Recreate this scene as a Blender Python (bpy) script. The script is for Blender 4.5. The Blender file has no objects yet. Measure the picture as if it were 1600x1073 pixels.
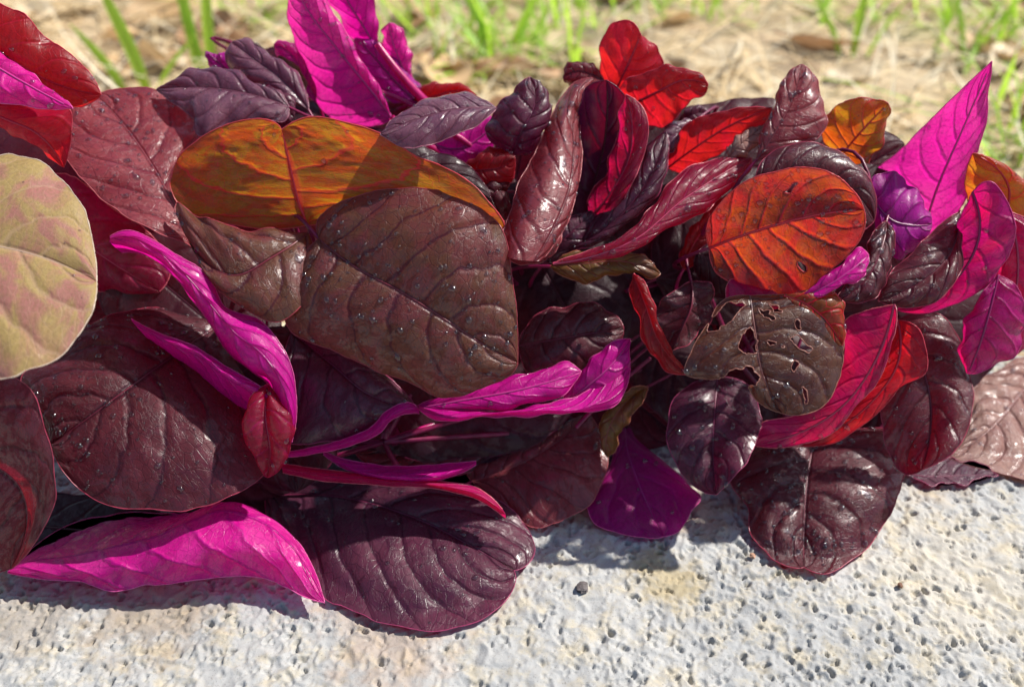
import bpy, math, random
import numpy as np
from mathutils import Vector

# ------------------------------------------------------------------ camera
RNG = np.random.default_rng(7)
random.seed(7)
scene = bpy.context.scene
COL = scene.collection
CAM_H, PITCH, HFOV = 0.315, math.radians(37.0), math.radians(58.0)
FPX = 800.0 / math.tan(HFOV / 2)
CAM = np.array([0.0, 0.0, CAM_H])
FWD = np.array([0.0, math.cos(PITCH), -math.sin(PITCH)])
UP = np.array([0.0, math.sin(PITCH), math.cos(PITCH)])
RGT = np.array([1.0, 0.0, 0.0])
cd = bpy.data.cameras.new('camera')
cam = bpy.data.objects.new('camera', cd)
COL.objects.link(cam)
cam.location = CAM
cam.rotation_euler = (math.pi / 2 - PITCH, 0, 0)
cd.sensor_width = 36.0
cd.lens = 18.0 / math.tan(HFOV / 2)
cd.clip_start = 0.01
cd.clip_end = 2000
cd.dof.use_dof = True
cd.dof.focus_distance = 0.375
cd.dof.aperture_fstop = 6.5
scene.camera = cam

# ------------------------------------------------------------------ sky and sun
SUN_EL, SUN_AZ = math.radians(50), math.radians(66)     # behind the leaves, to the right
world = bpy.data.worlds.new('World')
scene.world = world
world.use_nodes = True
wn = world.node_tree
bg = wn.nodes['Background']
sky = wn.nodes.new('ShaderNodeTexSky')
sky.sky_type = 'NISHITA'
sky.sun_disc = False
sky.sun_elevation = SUN_EL
sky.sun_rotation = SUN_AZ
wn.links.new(sky.outputs[0], bg.inputs[0])
bg.inputs[1].default_value = 0.10
sd = bpy.data.lights.new('sun', 'SUN')
sun = bpy.data.objects.new('sun', sd)
COL.objects.link(sun)
sd.energy = 5.0
sd.angle = math.radians(1.0)
sd.color = (1.0, 0.95, 0.87)
S_DIR = Vector((math.sin(SUN_AZ) * math.cos(SUN_EL), math.cos(SUN_AZ) * math.cos(SUN_EL), math.sin(SUN_EL)))
sun.rotation_euler = S_DIR.to_track_quat('Z', 'Y').to_euler()
sun.location = (1, 2, 3)
vs = scene.view_settings
vs.view_transform = 'Standard'
vs.look = 'None'
vs.exposure = 0.5
vs.gamma = 1
scene.cycles.max_bounces = 6
scene.cycles.diffuse_bounces = 3
scene.cycles.glossy_bounces = 3
scene.cycles.transmission_bounces = 5
scene.cycles.transparent_max_bounces = 8

# ------------------------------------------------------------------ helpers
def unproj(x, y, d):
    """pixel of a 1600 wide picture and depth in cm along the view axis -> world point"""
    d = d * 0.01
    return CAM + d * (FWD + RGT * ((x - 800.0) / FPX) + UP * ((536.5 - y) / FPX))

def ground_at(x, y, z=0.0):
    r = FWD + RGT * ((x - 800.0) / FPX) + UP * ((536.5 - y) / FPX)
    return CAM + r * ((z - CAM_H) / r[2])

def spline(P, ts):
    P = np.asarray(P, float)
    if len(P) == 1:
        return np.repeat(P, len(ts), 0)
    seg = np.linalg.norm(np.diff(P, axis=0), axis=1) ** 0.75 + 1e-6
    k = np.concatenate([[0], np.cumsum(seg)])
    k /= k[-1]
    n = len(P)
    m = np.zeros_like(P)
    for i in range(n):
        if i == 0:
            m[i] = (P[1] - P[0]) / (k[1] - k[0])
        elif i == n - 1:
            m[i] = (P[-1] - P[-2]) / (k[-1] - k[-2])
        else:
            a = (P[i] - P[i - 1]) / (k[i] - k[i - 1])
            b = (P[i + 1] - P[i]) / (k[i + 1] - k[i])
            w = (k[i] - k[i - 1]) / (k[i + 1] - k[i - 1])
            m[i] = a * (1 - w) + b * w
    if n > 2:      # softer ends, so that margins close in a round tip
        m[0] = 2 * (P[1] - P[0]) / (k[1] - k[0]) - m[1]
        m[-1] = 2 * (P[-1] - P[-2]) / (k[-1] - k[-2]) - m[-2]
    idx = np.clip(np.searchsorted(k, ts, side='right') - 1, 0, n - 2)
    h = (k[idx + 1] - k[idx])
    u = ((ts - k[idx]) / h)[:, None]
    h = h[:, None]
    return ((2 * u**3 - 3 * u**2 + 1) * P[idx] + (u**3 - 2 * u**2 + u) * h * m[idx]
            + (-2 * u**3 + 3 * u**2) * P[idx + 1] + (u**3 - u**2) * h * m[idx + 1])

def vnoise(x, y, seed=0):
    xi = np.floor(x).astype(np.int64); yi = np.floor(y).astype(np.int64)
    fx = x - xi; fy = y - yi
    fx = fx * fx * (3 - 2 * fx); fy = fy * fy * (3 - 2 * fy)
    def hsh(a, b):
        n = (a * 374761393 + b * 668265263 + seed * 974711) & 0xFFFFFFFF
        n = ((n ^ (n >> 13)) * 1274126177) & 0xFFFFFFFF
        return ((n ^ (n >> 16)) & 0xFFFF) / 65535.0
    return ((hsh(xi, yi) * (1 - fx) + hsh(xi + 1, yi) * fx) * (1 - fy)
            + (hsh(xi, yi + 1) * (1 - fx) + hsh(xi + 1, yi + 1) * fx) * fy) * 2 - 1

def mesh_obj(name, V, F, mats, parent=None, loc=(0, 0, 0), midx=None, smooth=True, uvs=None):
    me = bpy.data.meshes.new(name)
    V = np.asarray(V, np.float32)
    me.vertices.add(len(V))
    me.vertices.foreach_set('co', V.ravel())
    ls = np.array([len(f) for f in F], np.int32) if not isinstance(F, np.ndarray) else np.full(len(F), F.shape[1], np.int32)
    flat = F.astype(np.int32).ravel() if isinstance(F, np.ndarray) else np.array([i for f in F for i in f], np.int32)
    me.loops.add(len(flat))
    me.loops.foreach_set('vertex_index', flat)
    me.polygons.add(len(ls))
    me.polygons.foreach_set('loop_start', np.concatenate([[0], np.cumsum(ls)[:-1]]).astype(np.int32))
    me.polygons.foreach_set('loop_total', ls)
    for m in (mats if isinstance(mats, (list, tuple)) else [mats]):
        me.materials.append(m)
    if midx is not None:
        me.polygons.foreach_set('material_index', np.asarray(midx, np.int32))
    me.polygons.foreach_set('use_smooth', np.full(len(ls), smooth))
    if uvs:
        for nm, data in uvs.items():
            lay = me.uv_layers.new(name=nm)
            lay.data.foreach_set('uv', np.asarray(data, np.float32).ravel())
    me.update(calc_edges=True)
    me.validate()
    o = bpy.data.objects.new(name, me)
    COL.objects.link(o)
    o.parent = parent
    o.location = loc
    return o

def tube(P, rad, sides=6, cap=True):
    P = np.asarray(P, float); n = len(P)
    rad = np.broadcast_to(np.asarray(rad, float), (n,))
    T = np.gradient(P, axis=0)
    T /= np.linalg.norm(T, axis=1)[:, None] + 1e-12
    ref = np.array([0.31, 0.2, 0.93])
    N = np.cross(T, ref); N /= np.linalg.norm(N, axis=1)[:, None] + 1e-9
    B = np.cross(T, N)
    a = np.arange(sides) * 2 * math.pi / sides
    V = (P[:, None, :] + rad[:, None, None] * (np.cos(a)[None, :, None] * N[:, None, :] + np.sin(a)[None, :, None] * B[:, None, :])).reshape(-1, 3)
    i = np.arange(n - 1)[:, None] * sides; j = np.arange(sides)[None, :]; j2 = (j + 1) % sides
    F = np.stack([i + j, i + j2, i + sides + j2, i + sides + j], -1).reshape(-1, 4)
    return V, F

def tag(o, label=None, cat=None, group=None, kind=None):
    if label: o['label'] = label
    if cat: o['category'] = cat
    if group: o['group'] = group
    if kind: o['kind'] = kind
    return o

def empty(name, loc):
    o = bpy.data.objects.new(name, None)
    o.empty_display_size = 0.01
    COL.objects.link(o)
    o.location = loc
    return o

# ------------------------------------------------------------------ node shorthand
class NT:
    def __init__(s, tree): s.t = tree
    def n(s, typ, **kw):
        nd = s.t.nodes.new('ShaderNode' + typ)
        for k, v in kw.items(): setattr(nd, k, v)
        return nd
    def put(s, sock, v):
        if isinstance(v, bpy.types.NodeSocket): s.t.links.new(v, sock)
        elif v is not None:
            if sock.type == 'RGBA' and len(v) == 3: v = (*v, 1)
            sock.default_value = v
    def math(s, op, a, b=None, c=None, clamp=False):
        nd = s.n('Math', operation=op, use_clamp=clamp)
        s.put(nd.inputs[0], a)
        if b is not None: s.put(nd.inputs[1], b)
        if c is not None: s.put(nd.inputs[2], c)
        return nd.outputs[0]
    def mix(s, f, a, b, blend='MIX'):
        nd = s.n('Mix', data_type='RGBA', blend_type=blend)
        s.put(nd.inputs[0], f); s.put(nd.inputs[6], a); s.put(nd.inputs[7], b)
        return nd.outputs[2]
    def ramp(s, v, a, b, lo=0.0, hi=1.0, smooth=True):
        nd = s.n('MapRange', interpolation_type='SMOOTHSTEP' if smooth else 'LINEAR')
        s.put(nd.inputs[0], v); s.put(nd.inputs[1], a); s.put(nd.inputs[2], b); s.put(nd.inputs[3], lo); s.put(nd.inputs[4], hi)
        return nd.outputs[0]
    def noise(s, vec, scale, detail=3, rough=0.5, dist=0.0, dim='3D'):
        nd = s.n('TexNoise', noise_dimensions=dim)
        s.put(nd.inputs['Vector'], vec)
        nd.inputs['Scale'].default_value = scale; nd.inputs['Detail'].default_value = detail
        nd.inputs['Roughness'].default_value = rough; nd.inputs['Distortion'].default_value = dist
        return nd.outputs[0], nd.outputs[1]

def new_mat(name):
    m = bpy.data.materials.new(name)
    m.use_nodes = True
    m.node_tree.nodes.clear()
    t = NT(m.node_tree)
    return m, t, t.n('OutputMaterial')

# ------------------------------------------------------------------ leaf shader (one node group, one material per look)
def leaf_group():
    g = bpy.data.node_groups.new('leaf_surface', 'ShaderNodeTree')
    for nm, ty in [('TopA', 'Color'), ('TopB', 'Color'), ('UnderA', 'Color'), ('UnderB', 'Color'), ('TransA', 'Color'), ('TransB', 'Color'), ('Vein', 'Color'),
                   ('Rough', 'Float'), ('Wet', 'Float'), ('TransFac', 'Float'), ('VeinAmt', 'Float'), ('Bump', 'Float')]:
        g.interface.new_socket(name=nm, in_out='INPUT', socket_type='NodeSocket' + ty)
    g.interface.new_socket(name='Shader', in_out='OUTPUT', socket_type='NodeSocketShader')
    t = NT(g)
    gi = g.nodes.new('NodeGroupInput'); go = g.nodes.new('NodeGroupOutput')
    I = gi.outputs
    uv = t.n('UVMap', uv_map='vein').outputs[0]
    cm = t.n('UVMap', uv_map='cm').outputs[0]
    sp = t.n('SeparateXYZ'); t.put(sp.inputs[0], uv)
    a = sp.outputs[0]; ph = sp.outputs[1]
    wig, wigc = t.noise(cm, 0.8, 2, 0.5, 0, '2D')
    phw = t.math('ADD', ph, t.math('MULTIPLY', t.math('SUBTRACT', wig, 0.5), 0.35))
    d = t.math('PINGPONG', phw, 0.5)
    wid = t.math('MULTIPLY_ADD', a, -0.05, 0.085)
    sec = t.ramp(t.math('DIVIDE', d, wid), 0.3, 1.0, 1.0, 0.0)
    mid = t.ramp(a, 0.012, 0.045, 1.0, 0.0)
    # fine net of veins
    vadd = t.n('VectorMath', operation='MULTIPLY_ADD')
    t.put(vadd.inputs[0], wigc); vadd.inputs[1].default_value = (0.35, 0.35, 0); t.put(vadd.inputs[2], cm)
    vo = t.n('TexVoronoi', voronoi_dimensions='2D', feature='DISTANCE_TO_EDGE')
    t.put(vo.inputs['Vector'], vadd.outputs[0]); vo.inputs['Scale'].default_value = 2.1
    tert = t.ramp(vo.outputs['Distance'], 0.0, 0.07, 1.0, 0.0)
    n1, _ = t.noise(cm, 0.55, 4, 0.55, 0.4, '2D')
    n2, _ = t.noise(cm, 6.0, 4, 0.6, 0, '2D')
    n3, _ = t.noise(cm, 16.0, 3, 0.6, 0, '2D')
    blot = t.ramp(n1, 0.38, 0.64)
    top = t.mix(blot, I['TopA'], I['TopB'])
    top = t.mix(t.ramp(n2, 0.3, 0.75, 0.0, 0.45), top, t.mix(0.5, I['TopA'], (0.012, 0.004, 0.008)))
    und = t.mix(blot, I['UnderA'], I['UnderB'])
    und = t.mix(t.ramp(n2, 0.35, 0.8, 0.0, 0.35), und, t.mix(0.6, I['UnderB'], (0.05, 0.0, 0.03)))
    vm = t.math('MAXIMUM', t.math('MAXIMUM', t.math('MULTIPLY', sec, 0.85), mid), t.math('MULTIPLY', tert, 0.5))
    vm = t.math('MULTIPLY', vm, I['VeinAmt'], clamp=True)
    mg = t.ramp(t.math('MULTIPLY_ADD', t.math('SUBTRACT', n1, 0.5), 0.25, a), 0.80, 1.02, 0.0, 0.6)
    geo = t.n('NewGeometry')
    bf = geo.outputs['Backfacing']
    base = t.mix(bf, top, und)
    base = t.mix(vm, base, I['Vein'])
    # water film: smooth patches with ragged rims
    w1, _ = t.noise(cm, 1.5, 7, 0.68, 0.4, '2D')
    film = t.ramp(w1, 0.45, 0.54)
    film = t.math('MULTIPLY', film, I['Wet'])
    # relief
    h = t.math('MULTIPLY', t.ramp(d, 0.0, 0.16, 1.0, 0.0), -1.0)
    h = t.math('MULTIPLY_ADD', tert, -0.14, h)
    h = t.math('MULTIPLY_ADD', n3, 0.12, h)
    n4, _ = t.noise(cm, 38.0, 2, 0.6, 0, '2D')
    h = t.math('MULTIPLY_ADD', n4, 0.10, h)
    h = t.math('MULTIPLY_ADD', n2, 0.22, h)
    h = t.math('MULTIPLY_ADD', mid, -0.8, h)
    h = t.math('MULTIPLY_ADD', film, 0.16, h)
    bu = t.n('Bump'); t.put(bu.inputs['Height'], h); bu.inputs['Distance'].default_value = 0.00042
    t.put(bu.inputs['Strength'], I['Bump'])
    rough = t.math('ADD', t.math('ADD', I['Rough'], 0.16), t.math('MULTIPLY', t.math('SUBTRACT', n2, 0.5), 0.25))
    rough = t.math('SUBTRACT', rough, t.math('MULTIPLY', film, 0.24))
    rough = t.math('MAXIMUM', rough, 0.12)
    p = t.n('BsdfPrincipled')
    t.put(p.inputs['Base Color'], base); t.put(p.inputs['Roughness'], rough); t.put(p.inputs['Normal'], bu.outputs[0])
    p.inputs['IOR'].default_value = 1.48
    t.put(p.inputs['Specular IOR Level'], t.math('MULTIPLY_ADD', film, 0.35, 0.28))
    t.put(p.inputs['Coat Weight'], t.math('MULTIPLY', film, 0.35))
    p.inputs['Coat Roughness'].default_value = 0.16
    p.inputs['Coat IOR'].default_value = 1.33
    tr = t.n('BsdfTranslucent')
    tc = t.mix(blot, I['TransA'], I['TransB'])
    tc = t.mix(mg, tc, t.mix(0.5, I['UnderB'], I['TransB']))
    tc = t.mix(t.math('MULTIPLY', vm, 0.85), tc, t.mix(0.35, I['Vein'], I['TransA']))
    tc = t.mix(t.ramp(n2, 0.35, 0.8, 0.0, 0.4), tc, t.mix(0.7, tc, (0.05, 0.0, 0.0)))
    t.put(tr.inputs[0], tc); t.put(tr.inputs[1], bu.outputs[0])
    ms = t.n('MixShader')
    t.put(ms.inputs[0], I['TransFac']); t.put(ms.inputs[1], p.outputs[0]); t.put(ms.inputs[2], tr.outputs[0])
    t.put(go.inputs[0], ms.outputs[0])
    return g
LEAFG = leaf_group()

STY = {
 # TopA, TopB, UnderA, UnderB, TransA, TransB, Vein, Rough, Wet, TransFac, VeinAmt, Bump, rim
 'dark':   ((.066,.013,.022), (.115,.022,.034), (.20,.004,.09), (.30,.006,.12), (.55,.012,.03), (.42,.006,.04), (.026,.002,.010), .34, .9, .34, .9, .9, (.42,.05,.10)),
 'plum':   ((.066,.015,.038), (.115,.028,.056), (.22,.004,.13), (.30,.006,.17), (.45,.008,.08), (.40,.006,.10), (.028,.002,.016), .33, .9, .32, .9, .9, (.42,.06,.16)),
 'brown':  ((.120,.052,.030), (.150,.036,.040), (.22,.02,.05), (.25,.04,.03), (.55,.06,.02), (.60,.10,.01), (.050,.004,.014), .32, .9, .32, .95, 1.0, (.42,.06,.08)),
 'rose':   ((.17,.030,.040), (.25,.055,.065), (.34,.01,.08), (.42,.02,.10), (.75,.02,.04), (.65,.02,.06), (.085,.005,.014), .30, 1.0, .34, .85, 1.0, (.5,.12,.14)),
 'red':    ((.16,.006,.012), (.22,.012,.018), (.30,.005,.03), (.36,.010,.04), (.92,.020,.018), (.85,.012,.030), (.50,.008,.05), .32, .6, .50, .5, .8, (.65,.06,.10)),
 'orange': ((.20,.055,.014), (.26,.040,.018), (.26,.06,.02), (.30,.05,.03), (.85,.36,.02), (.98,.15,.010), (.72,.003,.035), .30, .7, .48, 1.35, 1.0, (.70,.08,.09)),
 'magenta':((.26,.004,.14), (.34,.006,.17), (.54,.004,.27), (.66,.006,.33), (.92,.006,.36), (.90,.005,.42), (.34,.002,.20), .32, .7, .48, .7, .9, (.72,.10,.34)),
 'pink':   ((.32,.006,.15), (.42,.012,.18), (.74,.008,.32), (.84,.030,.38), (.99,.02,.42), (.95,.04,.40), (.50,.003,.26), .28, 1.0, .50, .9, 1.2, (.85,.16,.45)),
 'violet': ((.12,.004,.085), (.17,.006,.12), (.34,.005,.24), (.42,.008,.30), (.70,.006,.30), (.62,.008,.36), (.12,.002,.09), .34, .6, .42, .8, .8, (.5,.06,.30)),
 'crimson':((.17,.006,.035), (.24,.012,.045), (.42,.006,.10), (.50,.012,.14), (.92,.010,.09), (.88,.008,.15), (.36,.004,.10), .32, .8, .48, .6, .9, (.75,.16,.22)),
 'olive':  ((.12,.075,.018), (.16,.060,.024), (.16,.09,.03), (.14,.08,.02), (.55,.26,.02), (.50,.16,.02), (.17,.012,.028), .34, .6, .38, .7, .9, (.50,.16,.10)),
 'pale':   ((.36,.26,.10), (.36,.15,.13), (.42,.32,.16), (.44,.25,.2), (.7,.45,.12), (.7,.3,.2), (.46,.30,.20), .42, .5, .28, .45, .7, (.75,.60,.48)),
 'ash':    ((.13,.050,.085), (.19,.080,.115), (.28,.01,.14), (.34,.02,.16), (.5,.02,.08), (.5,.02,.1), (.07,.010,.03), .26, 1.0, .28, .55, .9, (.40,.14,.2)),
 'tan':    ((.30,.15,.125), (.36,.21,.17), (.3,.1,.1), (.3,.1,.1), (.6,.2,.1), (.6,.2,.1), (.24,.10,.09), .30, 1.0, .25, .6, 1.2, (.30,.10,.10)),
 'ember':  ((.12,.030,.022), (.17,.018,.022), (.26,.02,.04), (.30,.02,.05), (.95,.13,.014), (.95,.035,.03), (.60,.008,.045), .28, .9, .46, 1.1, 1.0, (.70,.08,.09)),
 'wine':   ((.13,.004,.045), (.20,.006,.07), (.36,.004,.15), (.44,.005,.20), (.92,.006,.12), (.85,.006,.20), (.14,.002,.06), .32, .7, .46, .7, .9, (.6,.06,.24)),
 'umber':  ((.060,.022,.018), (.095,.042,.024), (.16,.03,.03), (.2,.04,.03), (.55,.10,.02), (.60,.14,.01), (.05,.006,.014), .26, 1.0, .30, .8, 1.0, (.40,.16,.12)),
 'deepshade':   ((.020,.004,.010), (.035,.007,.016), (.07,.002,.04), (.10,.003,.05), (.30,.006,.03), (.25,.005,.03), (.03,.002,.012), .42, .5, .26, .7, .9, (.12,.01,.04)),  # near-black filler leaves: the shade of the gaps is put into the colour
}
MATS = {}
def leaf_mat(sty):
    if sty in MATS: return MATS[sty]
    p = STY[sty]
    m, t, out = new_mat('leaf_' + sty)
    g = t.n('Group'); g.node_tree = LEAFG
    for i, nm in enumerate(['TopA', 'TopB', 'UnderA', 'UnderB', 'TransA', 'TransB', 'Vein', 'Rough', 'Wet', 'TransFac', 'VeinAmt', 'Bump']):
        t.put(g.inputs[nm], p[i])
    t.put(out.inputs[0], g.outputs[0])
    r, t, out = new_mat('leaf_margin_' + sty)
    b = t.n('BsdfPrincipled'); t.put(b.inputs['Base Color'], p[12]); b.inputs['Roughness'].default_value = 0.3
    tr = t.n('BsdfTranslucent'); t.put(tr.inputs[0], p[12])
    ms = t.n('MixShader'); ms.inputs[0].default_value = 0.35
    t.put(ms.inputs[1], b.outputs[0]); t.put(ms.inputs[2], tr.outputs[0]); t.put(out.inputs[0], ms.outputs[0])
    v, t, out = new_mat('leaf_midrib_' + sty)
    b = t.n('BsdfPrincipled')
    vc = tuple(0.6 * a + 0.4 * c for a, c in zip(p[6], p[12]))
    t.put(b.inputs['Base Color'], vc); b.inputs['Roughness'].default_value = 0.3
    tr = t.n('BsdfTranslucent'); t.put(tr.inputs[0], vc)
    ms = t.n('MixShader'); ms.inputs[0].default_value = 0.3
    t.put(ms.inputs[1], b.outputs[0]); t.put(ms.inputs[2], tr.outputs[0]); t.put(out.inputs[0], ms.outputs[0])
    MATS[sty] = (m, r, v)
    return MATS[sty]

def plain(name, col, rough=0.5, trans=None, tf=0.3, var=0.25, scale=60.0):
    m, t, out = new_mat(name)
    tc = t.n('TexCoord').outputs['Object']
    n, _ = t.noise(tc, scale, 4, 0.6)
    c = t.mix(t.ramp(n, 0.3, 0.7), tuple(x * (1 - var) for x in col), tuple(min(1, x * (1 + var)) for x in col))
    b = t.n('BsdfPrincipled'); t.put(b.inputs['Base Color'], c); b.inputs['Roughness'].default_value = rough
    if trans:
        tr = t.n('BsdfTranslucent'); t.put(tr.inputs[0], trans)
        ms = t.n('MixShader'); ms.inputs[0].default_value = tf
        t.put(ms.inputs[1], b.outputs[0]); t.put(ms.inputs[2], tr.outputs[0]); t.put(out.inputs[0], ms.outputs[0])
    else:
        t.put(out.inputs[0], b.outputs[0])
    return m
M_STEM = plain('stem_magenta', (.42, .01, .14), .3, (.8, .02, .2), .3, .35, 200)
M_STEMD = plain('stem_dark', (.16, .006, .05), .35, (.5, .02, .1), .2, .4, 200)
def water():
    m, t, out = new_mat('water')
    g = t.n('BsdfGlossy'); g.inputs['Color'].default_value = (1, 1, 1, 1); g.inputs['Roughness'].default_value = 0.08
    tr = t.n('BsdfTransparent'); tr.inputs['Color'].default_value = (.72, .70, .74, 1)
    lw = t.n('LayerWeight'); fz = t.math('MULTIPLY_ADD', t.math('POWER', lw.outputs['Facing'], 3.0), 0.65, 0.055)
    ms = t.n('MixShader'); t.put(ms.inputs[0], fz); t.put(ms.inputs[1], tr.outputs[0]); t.put(ms.inputs[2], g.outputs[0])
    t.put(out.inputs[0], ms.outputs[0])
    return m
M_WATER = water()

# ------------------------------------------------------------------ concrete kerb
def concrete():
    m, t, out = new_mat('weathered_concrete')
    co = t.n('TexCoord').outputs['Object']
    a, _ = t.noise(co, 14, 5, 0.6, 0.5)
    b_, _ = t.noise(co, 90, 5, 0.65)
    c_, _ = t.noise(co, 420, 4, 0.7)
    col = t.mix(t.ramp(a, 0.35, 0.65), (.39, .39, .38), (.31, .315, .315))
    col = t.mix(t.ramp(b_, 0.45, 0.68, 0, .75), col, (.42, .37, .27))
    col = t.mix(t.ramp(c_, 0.56, 0.72, 0, .6), col, (.27, .25, .22))
    e_, _ = t.noise(co, 1400, 2, 0.6)
    col = t.mix(t.ramp(e_, 0.62, 0.70, 0, .55), col, (.12, .11, .10))
    # ragged juice and soil stains, and brown contact shade painted under the leaves
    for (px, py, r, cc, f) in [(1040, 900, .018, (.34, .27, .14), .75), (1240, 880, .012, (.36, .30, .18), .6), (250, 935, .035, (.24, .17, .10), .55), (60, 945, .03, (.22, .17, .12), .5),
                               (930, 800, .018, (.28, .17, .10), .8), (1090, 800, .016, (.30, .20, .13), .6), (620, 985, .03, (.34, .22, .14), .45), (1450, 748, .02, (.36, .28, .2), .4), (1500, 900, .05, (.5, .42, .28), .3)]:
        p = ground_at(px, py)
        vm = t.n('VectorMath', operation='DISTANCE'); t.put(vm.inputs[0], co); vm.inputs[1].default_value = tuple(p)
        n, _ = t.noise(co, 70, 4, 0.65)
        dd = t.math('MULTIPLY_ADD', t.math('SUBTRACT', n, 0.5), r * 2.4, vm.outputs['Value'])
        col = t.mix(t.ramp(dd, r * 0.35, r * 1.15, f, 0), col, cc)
    p = t.n('BsdfPrincipled'); t.put(p.inputs['Base Color'], col); p.inputs['Roughness'].default_value = 0.82
    h = t.math('ADD', t.math('MULTIPLY', b_, 0.6), t.math('MULTIPLY', c_, 0.5))
    bu = t.n('Bump'); t.put(bu.inputs['Height'], h); bu.inputs['Distance'].default_value = 0.0009; bu.inputs['Strength'].default_value = 0.8
    t.put(p.inputs['Normal'], bu.outputs[0]); t.put(out.inputs[0], p.outputs[0])
    return m

KERB_BACK = 0.415
def build_kerb():
    fx = np.arange(-0.36, 0.3601, 0.0006); fy = np.arange(0.175, 0.402, 0.0006)
    xs = np.concatenate([np.linspace(-1.6, -0.365, 40), fx, np.linspace(0.365, 1.6, 40)])
    ys = np.concatenate([np.linspace(-0.6, 0.17, 30), fy, np.linspace(0.403, KERB_BACK, 12)])
    X, Y = np.meshgrid(xs, ys)
    wx = X + 0.0025 * vnoise(X * 160, Y * 160, 3); wy = Y + 0.0025 * vnoise(X * 160 + 9, Y * 160 + 4, 4)
    Z = 0.0008 * vnoise(X * 40, Y * 40, 1) + 0.0007 * vnoise(wx * 210, wy * 210, 2) + 0.0004 * vnoise(wx * 480, wy * 480, 5)
    Z += 0.0006 * (1 - np.abs(vnoise(wx * 150 + 30, wy * 190, 8)) * 2.2).clip(0, 1)
    Z -= 0.0008
    fade = np.clip((0.375 - np.abs(X)) / 0.03, 0, 1) * np.clip((Y - 0.165) / 0.02, 0, 1)
    Z = Z * fade - 0.0006 * (1 - fade)
    nx0 = 40; ny0 = 30
    def pit(cx, cy, r, dep, el):
        i0 = np.searchsorted(fx, cx - 2.6 * r); i1 = np.searchsorted(fx, cx + 2.6 * r)
        j0 = np.searchsorted(fy, cy - 2.6 * r); j1 = np.searchsorted(fy, cy + 2.6 * r)
        if i1 - i0 < 2 or j1 - j0 < 2: return
        sl = (slice(ny0 + j0, ny0 + j1), slice(nx0 + i0, nx0 + i1))
        dx = X[sl] - cx; dy = (Y[sl] - cy) * el
        ang = np.arctan2(dy, dx)
        rr = np.sqrt(dx**2 + dy**2) / (r * (1 + 0.22 * np.sin(2 * ang + cx * 900) + 0.14 * np.sin(3 * ang + cy * 700)))
        Z[sl] += -dep * np.clip(1.15 - rr**2.2, 0, 1)**0.7 + dep * 0.13 * np.exp(-((rr - 1.35) / 0.3)**2)
    rg = np.random.default_rng(11)
    for k in range(34000):
        cx = rg.uniform(-0.355, 0.355); cy = rg.uniform(0.178, 0.402)
        den = 0.55 + 0.45 * vnoise(np.array([cx * 25]), np.array([cy * 25]), 21)[0] + 0.25 * (cx > 0.05)
        if rg.random() > den: continue
        r = 0.0005 + 0.0013 * rg.random() ** 3.4
        pit(cx, cy, r, r * rg.uniform(0.5, 1.15), rg.uniform(0.8, 1.3))
    # worn rear arris
    edge = np.clip((Y - (KERB_BACK - 0.012)) / 0.012, 0, 1)
    Z -= 0.008 * edge ** 2.2
    Z = np.minimum(Z, 0.0008)
    V = np.stack([X, Y, Z], -1).reshape(-1, 3)
    ny, nx = X.shape
    i = np.arange(ny - 1)[:, None] * nx; j = np.arange(nx - 1)[None, :]
    F = np.stack([i + j, i + j + 1, i + nx + j + 1, i + nx + j], -1).reshape(-1, 4)
    # skirt at the back
    n0 = len(V)
    back = V[(ny - 1) * nx:]
    low = back.copy(); low[:, 2] = -0.06; low[:, 1] += 0.002
    V = np.concatenate([V, low])
    jj = np.arange(nx - 1)
    S = np.stack([(ny - 1) * nx + jj, (ny - 1) * nx + jj + 1, n0 + jj + 1, n0 + jj], -1)
    F = np.concatenate([F, S])
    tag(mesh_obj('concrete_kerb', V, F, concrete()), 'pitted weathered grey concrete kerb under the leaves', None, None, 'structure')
build_kerb()

# ------------------------------------------------------------------ leaf builder
class Sprig:
    def __init__(s, name, node, foot, label, group):
        s.node = unproj(*node)
        s.foot = unproj(*foot)
        if s.foot[2] < 0.004: s.foot[2] = 0.004
        s.o = tag(empty(name, tuple(s.foot)), label, 'leafy sprig', group)
        mid = (s.node + s.foot) / 2 + np.array([0.0, 0.004, 0.006])
        P = spline([s.foot, mid, s.node], np.linspace(0, 1, 14))
        V, F = tube(P - s.foot, np.linspace(0.0034, 0.0022, 14), 8)
        mesh_obj('stem', V, F, M_STEMD, s.o)

def clampz(P, zmin):
    f = np.where(P[..., 2] < zmin, (CAM_H - zmin) / (CAM_H - P[..., 2] + 1e-9), 1.0)
    return CAM + (P - CAM) * f[..., None]

def pip(px, py, poly):
    ins = np.zeros(px.shape, bool)
    n = len(poly)
    for k in range(n):
        x1, y1 = poly[k]; x2, y2 = poly[(k + 1) % n]
        c = ((y1 > py) != (y2 > py)) & (px < (x2 - x1) * (py - y1) / (y2 - y1 + 1e-9) + x1)
        ins ^= c
    return ins

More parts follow.
